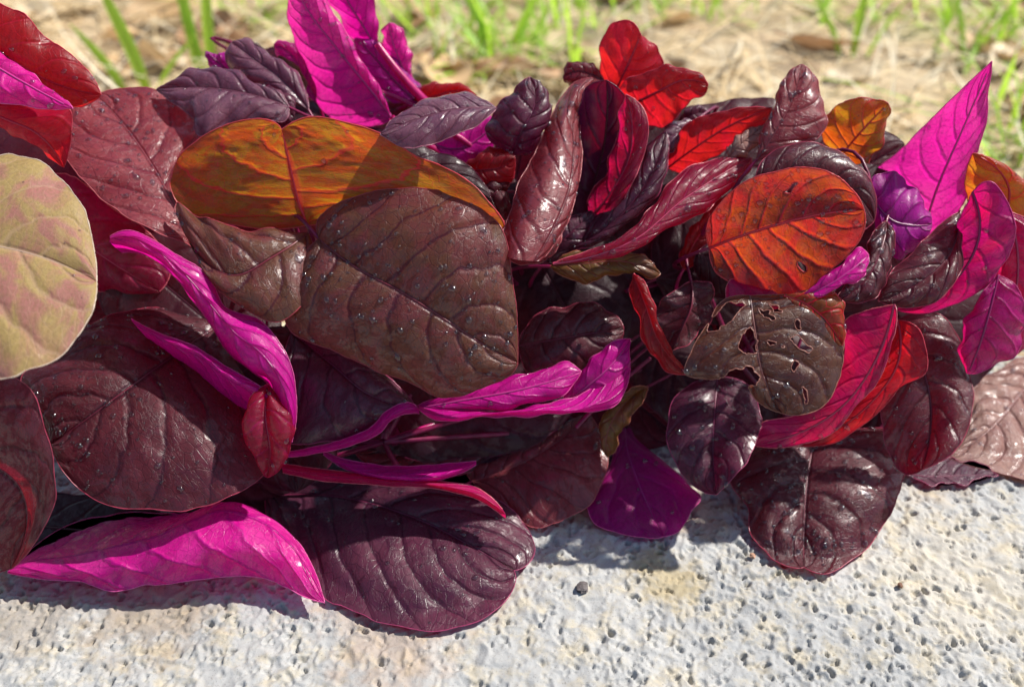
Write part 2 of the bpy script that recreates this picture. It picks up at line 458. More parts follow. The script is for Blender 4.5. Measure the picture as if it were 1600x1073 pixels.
LEAFN = [0]
def leaf(sp, sty, D, M=None, L=None, R=None, rails=None, mid=None, face='t', gx=0.0, gy=-0.8, eL=0.5, eR=0.5, bulge=0.25,
         crease=0.45, wav=0.13, nv=7, drops=0, pet=True, holes=None, res=1.0, rib=True, zmin=0.0022, quilt=1.0, label=None):
    LEAFN[0] += 1
    sd_ = LEAFN[0]
    rg = np.random.default_rng(100 + sd_)
    if rails is None:
        b, tp = M[0], M[-1]
        def dep(q, e, n):
            out = []
            for k, p in enumerate(q):
                f = math.sin(math.pi * (k + 1) / (n + 1)) ** 0.5
                out.append((p[0], p[1], p[2] if len(p) > 2 else e * f))
            return out
        rl = [[b] + dep(L, eL, len(L)) + [tp], list(M), [b] + dep(R, eR, len(R)) + [tp]]
        mid = 1
    else:
        rl = rails
        if mid is None: mid = len(rl) // 2
    ym = np.mean([p[1] for p in rl[mid]]); xm = np.mean([p[0] for p in rl[mid]])
    R3 = [np.array([unproj(p[0], p[1], D + (p[2] if len(p) > 2 else 0) + gx * (p[0] - xm) / 100 + gy * (p[1] - ym) / 100) for p in r]) for r in rl]
    length = max(np.linalg.norm(np.diff(r, axis=0), axis=1).sum() for r in R3)
    width = np.linalg.norm(spline(R3[0], np.array([.5]))[0] - spline(R3[mid], np.array([.5]))[0]) + np.linalg.norm(spline(R3[-1], np.array([.5]))[0] - spline(R3[mid], np.array([.5]))[0])
    nt = int(np.clip(length / 0.0011, 36, 110) * res); ns = int(np.clip(width / 0.0012, 16, 90) * res / 2) * 2
    lin = np.linspace(0, 1, nt + 1)
    ts = 0.55 * lin + 0.45 * (0.5 - 0.5 * np.cos(math.pi * lin))
    C = [spline(r, ts) for r in R3]
    K = len(C)
    # rail positions across: the midrib sits at s = 0
    sk = np.array([(k - mid) / max(mid, 1) if k <= mid else (k - mid) / max(K - 1 - mid, 1) for k in range(K)])
    if mid == 0: sk = np.linspace(0, 1, K)
    if mid == K - 1 and K > 1 and mid != 0 and K == 2: sk = np.array([-1.0, 0.0])
    s = np.linspace(sk[0], sk[-1], ns + 1)
    C = np.array(C)                                   # K, nt+1, 3
    if K == 3:
        a = np.abs(s)[:, None, None]
        piece = np.where((s < 0)[:, None, None], C[1] + (C[0] - C[1]) * a, C[1] + (C[2] - C[1]) * a)
        ss = s[:, None, None]
        quad = C[1] + ss * (C[2] - C[0]) / 2 + ss**2 * (C[0] + C[2] - 2 * C[1]) / 2
        G = crease * piece + (1 - crease) * quad
    elif K == 2:
        u = ((s - s[0]) / (s[-1] - s[0]))[:, None, None]
        G = C[0] * (1 - u) + C[1] * u
    else:
        G = np.zeros((ns + 1, nt + 1, 3))
        mt = np.gradient(C, sk, axis=0)
        for q, sv in enumerate(s):
            k = int(np.clip(np.searchsorted(sk, sv, side='right') - 1, 0, K - 2))
            h = sk[k + 1] - sk[k]; u = (sv - sk[k]) / h
            G[q] = ((2*u**3 - 3*u**2 + 1) * C[k] + (u**3 - 2*u**2 + u) * h * mt[k] + (-2*u**3 + 3*u**2) * C[k+1] + (u**3 - u**2) * h * mt[k+1])
    def normals(G):
        n = np.cross(np.gradient(G, axis=0), np.gradient(G, axis=1))
        n /= np.linalg.norm(n, axis=2)[..., None] + 1e-12
        return n
    N = normals(G)
    toc = CAM - G
    vis = (np.sum(N * toc, axis=2)).mean()
    N_cam = N if vis > 0 else -N                      # the side that mostly looks at the camera
    flip = (vis < 0)
    top_sign = 1.0 if face == 't' else -1.0
    Sg, Tg = np.meshgrid(s, ts, indexing='ij')
    A = np.abs(Sg)
    prof = np.sin(math.pi * np.clip(Tg, 0, 1)) ** 0.6
    disp = bulge * 0.01 * 4 * A * (1 - A) * prof
    # wavy margin
    f1, f2, p1, p2 = rg.uniform(2.2, 3.6), rg.uniform(5, 8), rg.uniform(0, 6.28), rg.uniform(0, 6.28)
    disp += wav * 0.01 * A**2 * prof * (np.sin(f1 * 6.28 * Tg + p1 + Sg * 1.3) + 0.45 * np.sin(f2 * 6.28 * Tg + p2 - Sg * 2))
    # veins: same phase is used by the material
    off = np.where(Sg > 0, 0.0, 0.45)
    warp = 0.02 * vnoise(Tg * 4 + sd_, Sg * 2 + sd_, sd_)
    base_ph = nv * (Tg + warp - 0.26 * A**1.25)
    ph = base_ph + off
    fr = ph - np.floor(ph)
    cmx = Sg * width * 50 + sd_ * 7.31; cmy = Tg * length * 100 + sd_ * 3.77
    qh = (np.sin(math.pi * fr) ** 0.7 - 0.6) * (4 * A * (1 - A)).clip(0, 1) ** 0.5 * prof
    qh += 0.5 * vnoise(cmx * 1.6, cmy * 1.6, 5) * A.clip(0, .5) * 2 * prof + 1.7 * vnoise(cmx * 0.5, cmy * 0.5, 6) * A * prof
    amp = 0.00055 * quilt * min(1.0, width / 0.05)
    G = G + N_cam * (disp + top_sign * amp * qh)[..., None]
    # slightly irregular outline
    outd = (G - G[np.argmin(np.abs(s))][None])
    G = G + outd * (0.030 * vnoise(Tg * 9 + sd_ * 3, np.sign(Sg) * 5, 9) + 0.014 * vnoise(Tg * 30 + sd_, np.sign(Sg) * 3, 10))[..., None] * (A**3)[..., None]
    G = clampz(G, zmin)
    N = normals(G)
    if np.sum(N * (CAM - G), axis=2).mean() < 0: N = -N
    n1 = nt + 1
    i = np.arange(ns)[:, None] * n1; j = np.arange(nt)[None, :]
    F = np.stack([i + j, i + n1 + j, i + n1 + j + 1, i + j + 1], -1)
    fs = np.broadcast_to((s[:-1] + s[1:])[:, None] / 2, (ns, nt))
    keep = np.ones((ns, nt), bool)
    if holes:
        Cn = (G[:-1, :-1] + G[1:, 1:]) / 2
        rel = Cn - CAM
        dz = rel @ FWD
        px = 800 + FPX * (rel @ RGT) / dz; py = 536.5 - FPX * (rel @ UP) / dz
        jx = px + 3 * vnoise(px * .12, py * .12, 31) + 1.5 * vnoise(px * .3, py * .3, 32)
        jy = py + 3 * vnoise(px * .12 + 7, py * .12, 33) + 1.5 * vnoise(px * .3, py * .3 + 5, 34)
        for poly in holes: keep &= ~pip(jx, jy, poly)
    Fk = F[keep]
    fsk = fs[keep]
    want_flip = (not flip) if face == 't' else flip
    # normal of quad order (i, i+n1, i+n1+1, i+1) = d/ds x d/dt = N raw
    raw = np.cross(G[1:, :-1] - G[:-1, :-1], G[:-1, 1:] - G[:-1, :-1])
    facing = np.sum(raw * (CAM - G[:-1, :-1]), axis=2).sum() > 0
    if facing != (face == 't'):
        Fk = Fk[:, ::-1]
    # uv maps per loop
    av = A.reshape(-1); cv = np.stack([cmx.reshape(-1), cmy.reshape(-1)], -1)
    pb = base_ph.reshape(-1)
    lu = av[Fk]; lp = pb[Fk] + np.where(fsk > 0, 0.0, 0.45)[:, None]
    uv1 = np.stack([lu, lp], -1).reshape(-1, 2); uv2 = cv[Fk].reshape(-1, 2)
    Vall = G.reshape(-1, 3)
    # thickened margin round the outline and round holes
    loops = []
    if holes:
        cnt = {}
        for f in Fk:
            for q in range(4):
                e = (f[q], f[(q + 1) % 4]); k = (min(e), max(e))
                cnt[k] = cnt.get(k, 0) + 1
        nb = {}
        for (a_, b_), c in cnt.items():
            if c == 1: nb.setdefault(a_, []).append(b_); nb.setdefault(b_, []).append(a_)
        seen = set()
        for st in list(nb):
            if st in seen: continue
            lp_ = [st]; seen.add(st); cur = st
            while True:
                nx = [x for x in nb[cur] if x not in seen]
                if not nx: break
                cur = nx[0]; seen.add(cur); lp_.append(cur)
            if len(lp_) > 8: loops.append(np.array(lp_))
        for lp_ in loops:                                # soften the torn edges
            for _ in range(3):
                P = Vall[lp_]
                Vall[lp_] = 0.5 * P + 0.25 * (np.roll(P, 1, 0) + np.roll(P, -1, 0))
    else:
        idx = np.arange((ns + 1) * n1).reshape(ns + 1, n1)
        loops = [np.concatenate([idx[0], idx[-1][::-1]])] if rails is None else [idx[0], idx[-1]]
    VV = [Vall]; FF = [Fk]; mi = [np.zeros(len(Fk), int)]
    nv0 = len(Vall)
    for lp_ in loops:
        P = Vall[lp_]
        dd = np.linalg.norm(np.diff(P, axis=0), axis=1)
        P = P[np.concatenate([[True], dd > 1e-5])]
        if len(P) < 4: continue
        if holes: P = np.concatenate([P, P[:1]])
        V_, F_ = tube(P, 0.00024 + 0.00006 * rg.standard_normal(len(P)).clip(-1.5, 1.5), 4)
        V_ = clampz(V_, 0.001)
        VV.append(V_); FF.append(F_ + nv0); nv0 += len(V_); mi.append(np.ones(len(F_), int))
        uv1 = np.concatenate([uv1, np.zeros((len(F_) * 4, 2))]); uv2 = np.concatenate([uv2, np.zeros((len(F_) * 4, 2))])
    V = np.concatenate(VV); F2 = np.concatenate(FF)
    im = int(np.argmin(np.abs(s)))
    org = G[im, 0].copy()
    mat, rim, vmat = leaf_mat(sty)
    lo = mesh_obj('leaf', V - org, F2, [mat, rim], sp.o, tuple(org - sp.foot), np.concatenate(mi), True, {'vein': uv1, 'cm': uv2})
    if label: lo['label'] = label
    # midrib
    if rib:
        P = G[im] + (-0.00022 if face == 't' else 0.0002) * N[im]
        q = slice(0, int(nt * 0.93))
        rr = np.linspace(0.00062, 0.00026, nt + 1)
        V_, F_ = tube(P[q], rr[q] * min(1, 0.5 + length / 0.12), 6)
        mesh_obj('midrib', clampz(V_, 0.0012) - org, F_, vmat, lo)
    # water drops
    if drops:
        VV = []; FF = []; nvv = 0
        for _ in range(drops):
            a_ = rg.integers(1, ns); b_ = rg.integers(int(nt * .14), int(nt * .9))
            if not keep[min(a_, ns - 1), min(b_, nt - 1)]: continue
            nn = N[a_, b_]; c = G[a_, b_]
            r = 0.00038 + 0.0011 * rg.random() ** 3.0
            t1 = np.cross(nn, [0.2, 0.3, 0.9]); t1 /= np.linalg.norm(t1); t2 = np.cross(nn, t1)
            e1 = rg.uniform(.8, 1.5); th = rg.uniform(0, 6.28)
            u1 = t1 * math.cos(th) + t2 * math.sin(th); u2 = np.cross(nn, u1)
            k = 8
            al = np.arange(k) * 2 * math.pi / k
            rings = []
            for (rr_, hh) in ((1.0, -0.15), (.92, .34), (.55, .66)):
                jit = 1 + 0.12 * rg.standard_normal(k)
                rings.append(c + (np.cos(al) * e1 * rr_ * r * jit)[:, None] * u1 + (np.sin(al) * rr_ * r * jit)[:, None] * u2 + hh * r * nn)
            vv = np.concatenate(rings + [[c + 0.76 * r * nn]])
            jj = np.arange(k); j2 = (jj + 1) % k
            for ri in (0, 1):
                FF += [(nvv + ri*k + x, nvv + ri*k + y, nvv + (ri+1)*k + y, nvv + (ri+1)*k + x) for x, y in zip(jj, j2)]
            FF += [(nvv + 2*k + x, nvv + 2*k + y, nvv + 3*k) for x, y in zip(jj, j2)]
            VV.append(vv); nvv += len(vv)
        if VV:
            w = mesh_obj('water_drops', np.concatenate(VV) - org, FF, M_WATER, lo)
            w['kind'] = 'stuff'
    # stalk
    if pet:
        d0 = G[im, 0] - G[im, min(6, nt)]; d0 /= np.linalg.norm(d0) + 1e-9
        dist = np.linalg.norm(sp.node - org)
        c1 = org + d0 * min(0.4 * dist, 0.02)
        P = spline([org, c1, sp.node], np.linspace(0, 1, 12))
        P[:, 2] = np.maximum(P[:, 2], 0.003)
        V_, F_ = tube(P - sp.foot, np.linspace(0.0007, 0.0013, 12), 6)
        mesh_obj('leaf_stalk', V_, F_, M_STEM if sty in ('pink', 'magenta', 'red') else M_STEMD, sp.o)
    return lo

def ell(cx, cy, ln, wd, ang, fat=0.45):
    """plain ovate outline: length, width in pixels, direction of the tip in degrees (0 right, 90 down)"""
    ca, sa = math.cos(math.radians(ang)), math.sin(math.radians(ang))
    def p(u, v): return (cx + ca * u - sa * v, cy + sa * u + ca * v)
    M = [p(-ln / 2, 0), p(-ln / 6, 0), p(ln / 6, 0), p(ln / 2, 0)]
    prof = [(-.46, .22), (-.32, .40), (-.10, .5), (.14, .47), (.33, .35), (.45, .17)]
    L = [p(ln * u, -wd * v) for u, v in prof]; R = [p(ln * u, wd * v) for u, v in prof]
    return dict(M=M, L=L, R=R)

# ------------------------------------------------------------------ the sprigs and their leaves
GRP = 'red amaranth sprigs heaped on the kerb'
SA = Sprig('amaranth_sprig', (-40, 420, 44), (-120, 520, 47), 'amaranth sprig with a pale dusty leaf and bright red and magenta upper leaves', GRP)
SB = Sprig('amaranth_sprig', (330, 520, 44), (300, 560, 47), 'amaranth sprig with wet maroon leaves and narrow magenta folded ribbons', GRP)
SC = Sprig('amaranth_sprig', (500, 440, 43), (520, 500, 47), 'amaranth sprig with the broad brown leaf and backlit orange leaf with red veins', GRP)
SD = Sprig('amaranth_sprig', (700, 200, 49), (760, 330, 52), 'amaranth sprig with glossy hot pink upright leaves beside crumpled plum leaves', GRP)
SE = Sprig('amaranth_sprig', (840, 460, 45), (830, 540, 48), 'amaranth sprig with upright curled crimson leaves round a dark hollow cup', GRP)
SF = Sprig('amaranth_sprig', (600, 690, 41), (620, 700, 43), 'amaranth sprig lying low with plum leaves and magenta folds on the concrete', GRP)
SG = Sprig('amaranth_sprig', (1120, 420, 45), (1080, 500, 48), 'amaranth sprig with round translucent red and orange leaf and pointed magenta leaf', GRP)
SH = Sprig('amaranth_sprig', (1150, 560, 43.5), (1060, 600, 46), 'amaranth sprig with the insect eaten leaf full of holes above dark wet leaves', GRP)

# --- SA: far left
leaf(SA, 'pale', 34.0, [(-190,360,1.5),(-60,375),(60,400),(151,440,.4)], [(-170,290),(-90,248),(0,239),(52,246),(98,278),(130,330),(147,390)],
     [(-170,450),(-90,540),(0,590),(45,583),(92,560),(128,517),(147,478)], gy=-1.4, bulge=.35, drops=10, nv=6, pet=True, wav=.07, label='pale olive and pink dusty leaf')
leaf(SA, 'dark', 36.4, [(-180,660,1),(-60,700),(30,760),(18,888,.4)], [(-120,600),(-50,575),(10,588),(45,612),(70,668),(86,730),(86,785),(58,842)],
     [(-180,760),(-150,850),(-80,890),(-20,895)], gy=.6, bulge=.3, eL=-.5, nv=6, drops=6, wav=.05)
leaf(SA, 'red', 38.5, [(-90,30,1),(10,88),(80,128),(158,148)], [(-60,-20),(-20,0),(18,12),(40,22),(62,48),(108,84),(145,120)],
     [(-70,90),(10,120),(70,150),(130,166)], face='t', gy=.9, nv=6, drops=20, bulge=.3)
leaf(SA, 'pink', 37.6, [(-110,40,1),(0,108),(60,142),(114,170)], [(-60,50),(0,80),(42,113),(84,143)], [(-90,150),(-20,160),(40,166),(85,170)],
     face='u', gy=-1.2, nv=6, drops=25, bulge=.2)
leaf(SA, 'red', 38.2, [(-110,120,1),(0,182),(60,210),(100,262,.6)], [(-60,140),(0,164),(60,166),(108,172),(110,215)], [(-90,190),(0,197),(38,215),(70,240)],
     face='u', gy=1.2, nv=5, bulge=.2, drops=0)
leaf(SA, 'crimson', 41.5, [(60,300,1),(120,370),(190,420),(250,455)], [(100,270),(180,330),(240,370),(268,420)], [(90,390),(130,440),(190,462),(225,462)], gy=.5, nv=5)
leaf(SA, 'deepshade', 42.5, **ell(90,560,300,240,60), gy=-.6)
leaf(SA, 'deepshade', 43.5, **ell(60,280,300,200,20), gy=-.6)

# --- SB: left, wet maroon leaves and ribbons
leaf(SB, 'rose', 40.4, [(312,396,1.2),(262,300),(206,212),(150,148,.6)], [(290,378,.3),(240,362),(185,332),(132,288),(100,245),(92,205),(104,172),(125,155)],
     [(296,362,.8),(268,318),(280,268),(306,238),(313,212),(290,174),(252,149),(205,137)], gy=-2.0, gx=.9, bulge=.15, drops=220, nv=6, wav=.12, eL=.2, eR=.4)
leaf(SB, 'dark', 38.2, [(345,505,3.0),(265,560,1.2),(190,614),(125,662),(80,694,.3)], [(240,482,2.6),(150,505,1.2),(80,555,.6),(36,592,.4),(52,640,.3),(72,672,.3)],
     [(430,600,3.0),(415,735,1.2),(345,778,.5),(260,799,.5),(190,794,.4),(130,770,.3),(98,735,.2)], gy=-.8, bulge=.35, drops=220, nv=7, quilt=1.3)
leaf(SB, 'magenta', 37.2, rails=[[(172,370,.6),(200,361,.5),(240,374,.4),(285,405,.4),(322,432,.5),(352,480,.6),(402,498,.5),(443,545,.3),(463,612,.2),(456,690,.6)],
     [(172,374,.2),(205,372,0),(246,392,-.1),(292,432,-.1),(330,478,0),(366,520,-.2),(410,555,-.3),(440,600,-.2),(452,650,0),(452,692,.5)],
     [(173,380,.6),(210,388,.4),(250,408,.3),(285,440,.3),(316,482,.4),(352,540,.3),(395,575,.1),(418,588,.1),(432,615,.3),(440,690,.7)],
     [(190,395,3.2),(230,400,3.5),(270,430,3.6),(310,480,3.4),(350,545,3.2),(395,580,2.6),(420,600,1.8),(430,640,1.6),(440,700,1.4)]], mid=1, face='u', gy=0, wav=.03, bulge=0, nv=9, rib=False, quilt=1.2, pet=False)
leaf(SB, 'magenta', 37.5, rails=[[(205,498,.8),(262,526,.5),(315,548,.3),(352,572,.2),(400,600,.1),(448,632,.1)],
     [(208,504,.6),(264,536,.3),(315,560,.1),(350,588,-.1),(398,614,-.1),(450,640,0)],
     [(215,512,1.0),(268,546,.8),(312,572,.8),(345,598,.8),(395,626,.6),(445,650,.5)],
     [(240,540,3.5),(290,580,3.8),(320,610,3.8),(350,640,3.5),(395,660,3),(440,680,2.5)]], mid=1, face='u', gy=0, wav=.02, bulge=0, nv=8, rib=False, pet=False)
leaf(SB, 'crimson', 37.3, [(420,600,1.0),(415,650),(422,700),(418,746,.3)], [(398,612),(383,640),(386,678),(402,715)], [(440,625),(458,645),(461,675),(440,722)], gy=.5, bulge=.5, nv=4, drops=14, crease=.1, pet=False)
leaf(SB, 'pink', 38.5, rails=[[(30,880,2.2),(60,846,3.0),(105,822,3.2),(200,804,3.2),(300,797,2.4),(345,792,1.0),(420,805,.8),(470,850,.6),(500,920,.1),(507,940,0)],
     [(12,892,.1),(50,876,.2),(110,868,.1),(180,852,-.3),(240,838,-.6),(300,812,-.9),(345,797,-.9),(402,811,-.7),(450,846,-.5),(480,888,-.2),(507,940,0)],
     [(12,894,.1),(55,893,0),(115,890,-.3),(180,888,-.6),(240,878,-.9),(300,862,-1.2),(345,856,-1.2),(402,860,-.9),(447,880,-.6),(478,908,-.2),(507,940,0)],
     [(12,895,.2),(60,906,.3),(120,906,.2),(180,923,.2),(245,910,.1),(330,902,.1),(400,900,.1),(445,915,.1),(475,932,.1),(507,941,0)]], mid=1, face='u', gy=-1.5, wav=.03, bulge=0, nv=8, rib=False, pet=False, quilt=1.6)
leaf(SB, 'deepshade', 42.0, **ell(300,480,330,230,40), gy=-.5)
leaf(SB, 'deepshade', 43.0, **ell(330,700,330,220,20), gy=-.8)
leaf(SB, 'deepshade', 43.0, **ell(150,830,300,120,5), gy=-2.2)
leaf(SB, 'deepshade', 40.5, **ell(440,640,260,200,80), gy=-.2)

# --- SC: broad brown leaf and orange leaf
leaf(SC, 'deepshade', 41.0, **ell(640,285,260,120,12), gy=.9)  # added leaf, blocks the sun behind the right half of the orange leaf
leaf(SC, 'orange', 38.6, [(480,352,.3),(466,312,.2),(453,258,0),(440,203,-.2)], [(450,357,.0),(400,357,-.3),(340,347,-.5),(296,332,-.6),(268,300,-.5),(270,262,-.2),(298,228,.1),(350,198,.1),(406,186,.1),(432,193,0)],
     [(520,350,.8),(620,342,1.0),(715,350,.6),(780,352,.2),(766,325,.1),(722,277,.2),(652,244,.2),(602,215,.2),(540,192,.1),(480,184,0)], gy=.9, bulge=-.25, nv=5, drops=12, face='t', crease=.7, wav=.05, gx=-.7)
leaf(SC, 'brown', 37.7, [(482,364,1.2),(425,402,.2),(370,430,0),(292,368,.6)], [(440,362,.9),(370,356,.5),(315,340,.5),(276,318,.6)], [(492,430,.9),(472,478,.5),(432,500,.3),(380,482,.1),(335,444,.2),(308,402,.4)],
     gy=-.6, bulge=.25, nv=4, drops=46, quilt=1.6, pet=False)
leaf(SC, 'brown', 36.8, [(498,372,1.9),(553,416,.7),(632,459,0),(706,506,-.2),(750,535,-.1),(809,566,.3)], [(496,345,2.2),(540,311,1.8),(610,297,1.4),(692,299,1.0),(752,320,.8),(786,365,.6),(800,430,.5),(808,500,.4)],
     [(462,412,1.8),(444,462,1.2),(452,512,.9),(530,550,.7),(612,590,.5),(692,619,.4),(764,604,.3),(800,584,.3)], gy=.3, bulge=.35, nv=7, drops=260, quilt=1.7, crease=.6, wav=.07, label='broad brown leaf beaded with water')
leaf(SC, 'plum', 39.0, [(455,520,1.5),(520,570,.4),(575,615,0),(650,638,.2)], [(500,530),(560,558),(605,588),(640,620)], [(440,590),(450,690),(520,690),(580,668),(612,645)], gy=-.6, bulge=.3, nv=5, drops=40, wav=.03, pet=False)
leaf(SC, 'magenta', 38.6, rails=[[(448,706,.3),(520,690,.1),(578,668,0),(600,645,0),(640,628,.2),(655,640,.4)], [(448,709,0),(522,697,-.2),(582,676,-.3),(606,653,-.3),(636,640,-.1),(655,642,.3)],
     [(450,714,.5),(522,703,.4),(588,680,.3),(612,657,.3),(632,647,.4),(655,646,.6)]], face='u', gy=0, nv=8, rib=False, bulge=0, wav=.02, pet=False)
leaf(SC, 'magenta', 38.9, [(640,640,.6),(720,626,.1),(820,607,-.1),(908,580,.3)], [(690,618),(760,603),(830,583),(885,567)], [(690,634),(770,640),(830,632),(885,612)], face='u', gy=-1.0, nv=7, bulge=.25, drops=6)
leaf(SC, 'magenta', 38.6, rails=[[(655,634,.5),(700,640,.4),(770,642,.4),(830,634,.4),(890,625,.6),(930,600,1),(968,548,1.6)],[(655,638,0),(695,652,-.2),(770,646,-.2),(850,641,-.2),(905,640,0),(945,622,.4),(984,560,1.4)],
     [(655,640,.4),(692,658,.5),(762,652,.5),(850,646,.5),(915,646,.6),(955,636,.9),(985,575,1.6)]], face='u', gy=0, nv=8, rib=False, bulge=0, wav=.09, pet=False)
leaf(SC, 'magenta', 39.5, [(880,630,.4),(915,605),(945,580),(985,530,1)], [(890,600),(920,570),(955,535)], [(905,640),(945,625),(975,585)], face='u', gy=.5, nv=5, drops=0, pet=False)
leaf(SC, 'dark', 41.0, [(810,540,.4),(870,530),(930,520),(975,515,.3)], [(830,500),(870,480),(930,476),(965,495)], [(830,585),(880,585),(930,570),(965,545)], gy=-.5, nv=5)
leaf(SC, 'deepshade', 43.0, **ell(700,600,420,240,5), gy=-.8)
leaf(SC, 'deepshade', 43.5, **ell(860,440,330,240,60), gy=-.4)
leaf(SC, 'deepshade', 44.5, **ell(560,330,420,260,10), gy=.2)

# --- SF: low front leaves on the concrete
leaf(SF, 'plum', 40.2, [(415,775,1.6),(540,778,.6),(656,812,.1),(740,855,-.1),(803,891,0)], [(470,752,1.6),(600,750,1.0),(700,761,.7),(772,784,.5),(822,824,.4),(836,858,.3),(820,884,.1)],
     [(420,815,1.2),(470,885,.6),(525,945,.3),(600,973,.2),(680,984,.1),(750,968,.1),(795,936,.1),(806,908,0)], gy=-1.9, bulge=.4, nv=8, drops=90, quilt=1.9, crease=.7, wav=.06, label='low plum leaf with puckered veins on the concrete')
leaf(SF, 'crimson', 39.0, rails=[[(438,724,.4),(500,732,.4),(600,745,.4),(680,750,.4),(745,762,.5),(785,795,.4)],[(440,730,0),(500,743,-.1),(600,752,-.1),(680,758,-.1),(742,771,0),(790,803,.1)],
     [(442,738,.6),(500,750,.6),(600,758,.6),(680,764,.6),(740,778,.5),(790,810,.4)]], face='u', gy=-.6, nv=8, rib=False, bulge=0, wav=.02, pet=False)
leaf(SF, 'magenta', 39.2, rails=[[(505,704,.2),(560,722,.6),(620,728,.9),(690,724,.8),(744,720,.2)],[(505,706,.1),(560,735,0),(620,744,-.2),(690,742,-.1),(744,722,.1)],[(505,710,.4),(560,742,.5),(620,752,.4),(690,749,.4),(744,726,.4)]],
     face='u', gy=-1.0, nv=7, rib=False, bulge=0, wav=.02, pet=False)
leaf(SF, 'rose', 42.8, [(738,752,.7),(818,722,.1),(876,686,0),(918,644,.5)], [(730,735,.9),(762,726,.8),(838,700,.6),(882,668,.5)], [(760,772,.5),(800,800,.3),(838,826,.2),(892,806,.1),(932,774,.1),(949,728,.1),(940,680,.2)],
     gy=-1.7, bulge=.25, nv=7, drops=40, wav=.06)
leaf(SF, 'plum', 43.4, [(720,735,.5),(780,708),(840,682),(895,652,.3)], [(735,690),(790,668),(850,652)], [(760,738),(820,722),(870,690)], gy=-1.5, nv=6, drops=12)
leaf(SF, 'magenta', 43.0, [(985,640,1.2),(978,690,.4),(996,750,0),(1036,838,.1)], [(964,680,.6),(952,735,.3),(918,790,.2),(932,816,.1),(970,832,0),(1008,841,0)], [(992,690,.6),(1030,714,.3),(1070,752,.2),(1096,778,.1),(1080,800,.1),(1060,830,0)],
     gy=-2.2, bulge=.15, nv=5, drops=16, wav=.06, label='flat violet leaf lying on the concrete')
leaf(SF, 'olive', 41.5, [(1012,604,1),(968,640,.2),(948,680,0),(950,714,.3)], [(985,608,.4),(953,632),(940,670),(944,700)], [(1005,628,.3),(978,660),(966,688),(958,706)], gy=.4, nv=5, bulge=.2, drops=5)
leaf(SF, 'deepshade', 45.5, **ell(800,690,340,180,0), gy=-2.0)
leaf(SF, 'deepshade', 45, **ell(600,720,380,170,4), gy=-2.0)
leaf(SF, 'deepshade', 46, **ell(960,600,260,180,40), gy=-1.5)
leaf(SF, 'dark', 43.4, **ell(680,690,260,110,175), gy=-1.8)
# thin dark stalks in the hollow
for k, (a_, b_, r_) in enumerate([((1012,528,42.0),(930,600,40.0),.0010), ((1010,545,41.5),(950,604,40),.0008), ((1016,560,41.0),(900,668,39.6),.0010), ((1005,520,42.5),(940,585,41),.0007)]):
    P = spline([unproj(*a_), (unproj(*a_) + unproj(*b_)) / 2 + np.array([0, 0, .001 * k]), unproj(*b_)], np.linspace(0, 1, 12))
    V_, F_ = tube(P - SF.foot, r_, 6)
    mesh_obj('leaf_stalk', V_, F_, M_STEMD, SF.o)

# --- SD: upright hot pink leaves and crumpled plum leaves
leaf(SD, 'pink', 43.5, [(614,186,.3),(572,132),(522,70),(482,18),(458,-32)], [(590,196,.2),(540,192),(505,170),(482,122),(465,72),(450,20),(448,-10)], [(604,165,.3),(586,138),(562,92),(534,45),(508,0),(484,-28)],
     face='u', gy=1.5, gx=-.8, nv=9, bulge=.3, drops=60, quilt=2.0, crease=.8, label='glossy hot pink leaf with puckered veins')
leaf(SD, 'magenta', 45.0, [(592,80,.3),(570,45),(545,5),(515,-45)], [(560,72),(530,30),(505,-15),(500,-35)], [(590,50),(588,15),(572,-20),(545,-45)], face='u', gy=1.8, gx=-1, nv=6, bulge=.1, drops=8)
leaf(SD, 'pink', 45.5, [(640,128,.2),(625,95),(612,60),(608,36)], [(618,112),(602,85),(597,55)], [(644,105),(638,70),(624,42)], face='u', gy=1.8, gx=-1, nv=6, bulge=.1, drops=10)
leaf(SD, 'violet', 45.8, [(660,165,.2),(620,130),(585,90),(555,60)], [(620,160),(575,130),(550,90)], [(655,135),(625,95),(590,65)], face='u', gy=.8, nv=6, drops=4)
leaf(SD, 'magenta', 44.8, [(500,165,.4),(475,120),(455,85),(428,70)], [(470,135),(448,100),(432,85)], [(490,125),(472,82),(446,63)], face='t', gy=1.0, nv=5)
leaf(SD, 'ash', 41.8, [(452,168,.4),(400,150,0),(330,138,0),(244,140,.6)], [(445,188),(405,192),(350,208),(316,218),(298,182),(268,160)], [(440,150),(402,130),(350,109),(295,113),(262,128)], gy=-1.4, bulge=.3, nv=6, drops=25, quilt=2.2, wav=.16)
leaf(SD, 'ash', 43.0, [(482,172,.4),(440,125),(400,95),(362,66,.2)], [(455,158),(415,140),(372,122),(353,98)], [(478,140),(445,100),(405,74),(380,60)], gy=-.6, bulge=.3, nv=5, drops=8, quilt=2, wav=.14)
leaf(SD, 'plum', 42.2, [(400,165,.3),(425,160),(448,168),(456,190,.3)], [(415,140),(440,145),(456,165)], [(400,185),(418,196),(440,198)], gy=-.9, bulge=.3, nv=4, drops=6, quilt=2, pet=False)
leaf(SD, 'violet', 44.5, [(372,122,.2),(350,105),(338,95),(322,80)], [(355,115),(335,108),(325,95)], [(368,100),(352,82),(338,92)], face='u', gy=.8, nv=4, pet=False)
leaf(SD, 'olive', 44.0, [(434,88,.2),(452,105),(466,120),(478,140)], [(446,104),(460,120),(470,134)], [(450,98),(466,114),(476,132)], gy=.2, nv=4, rib=False, pet=False)
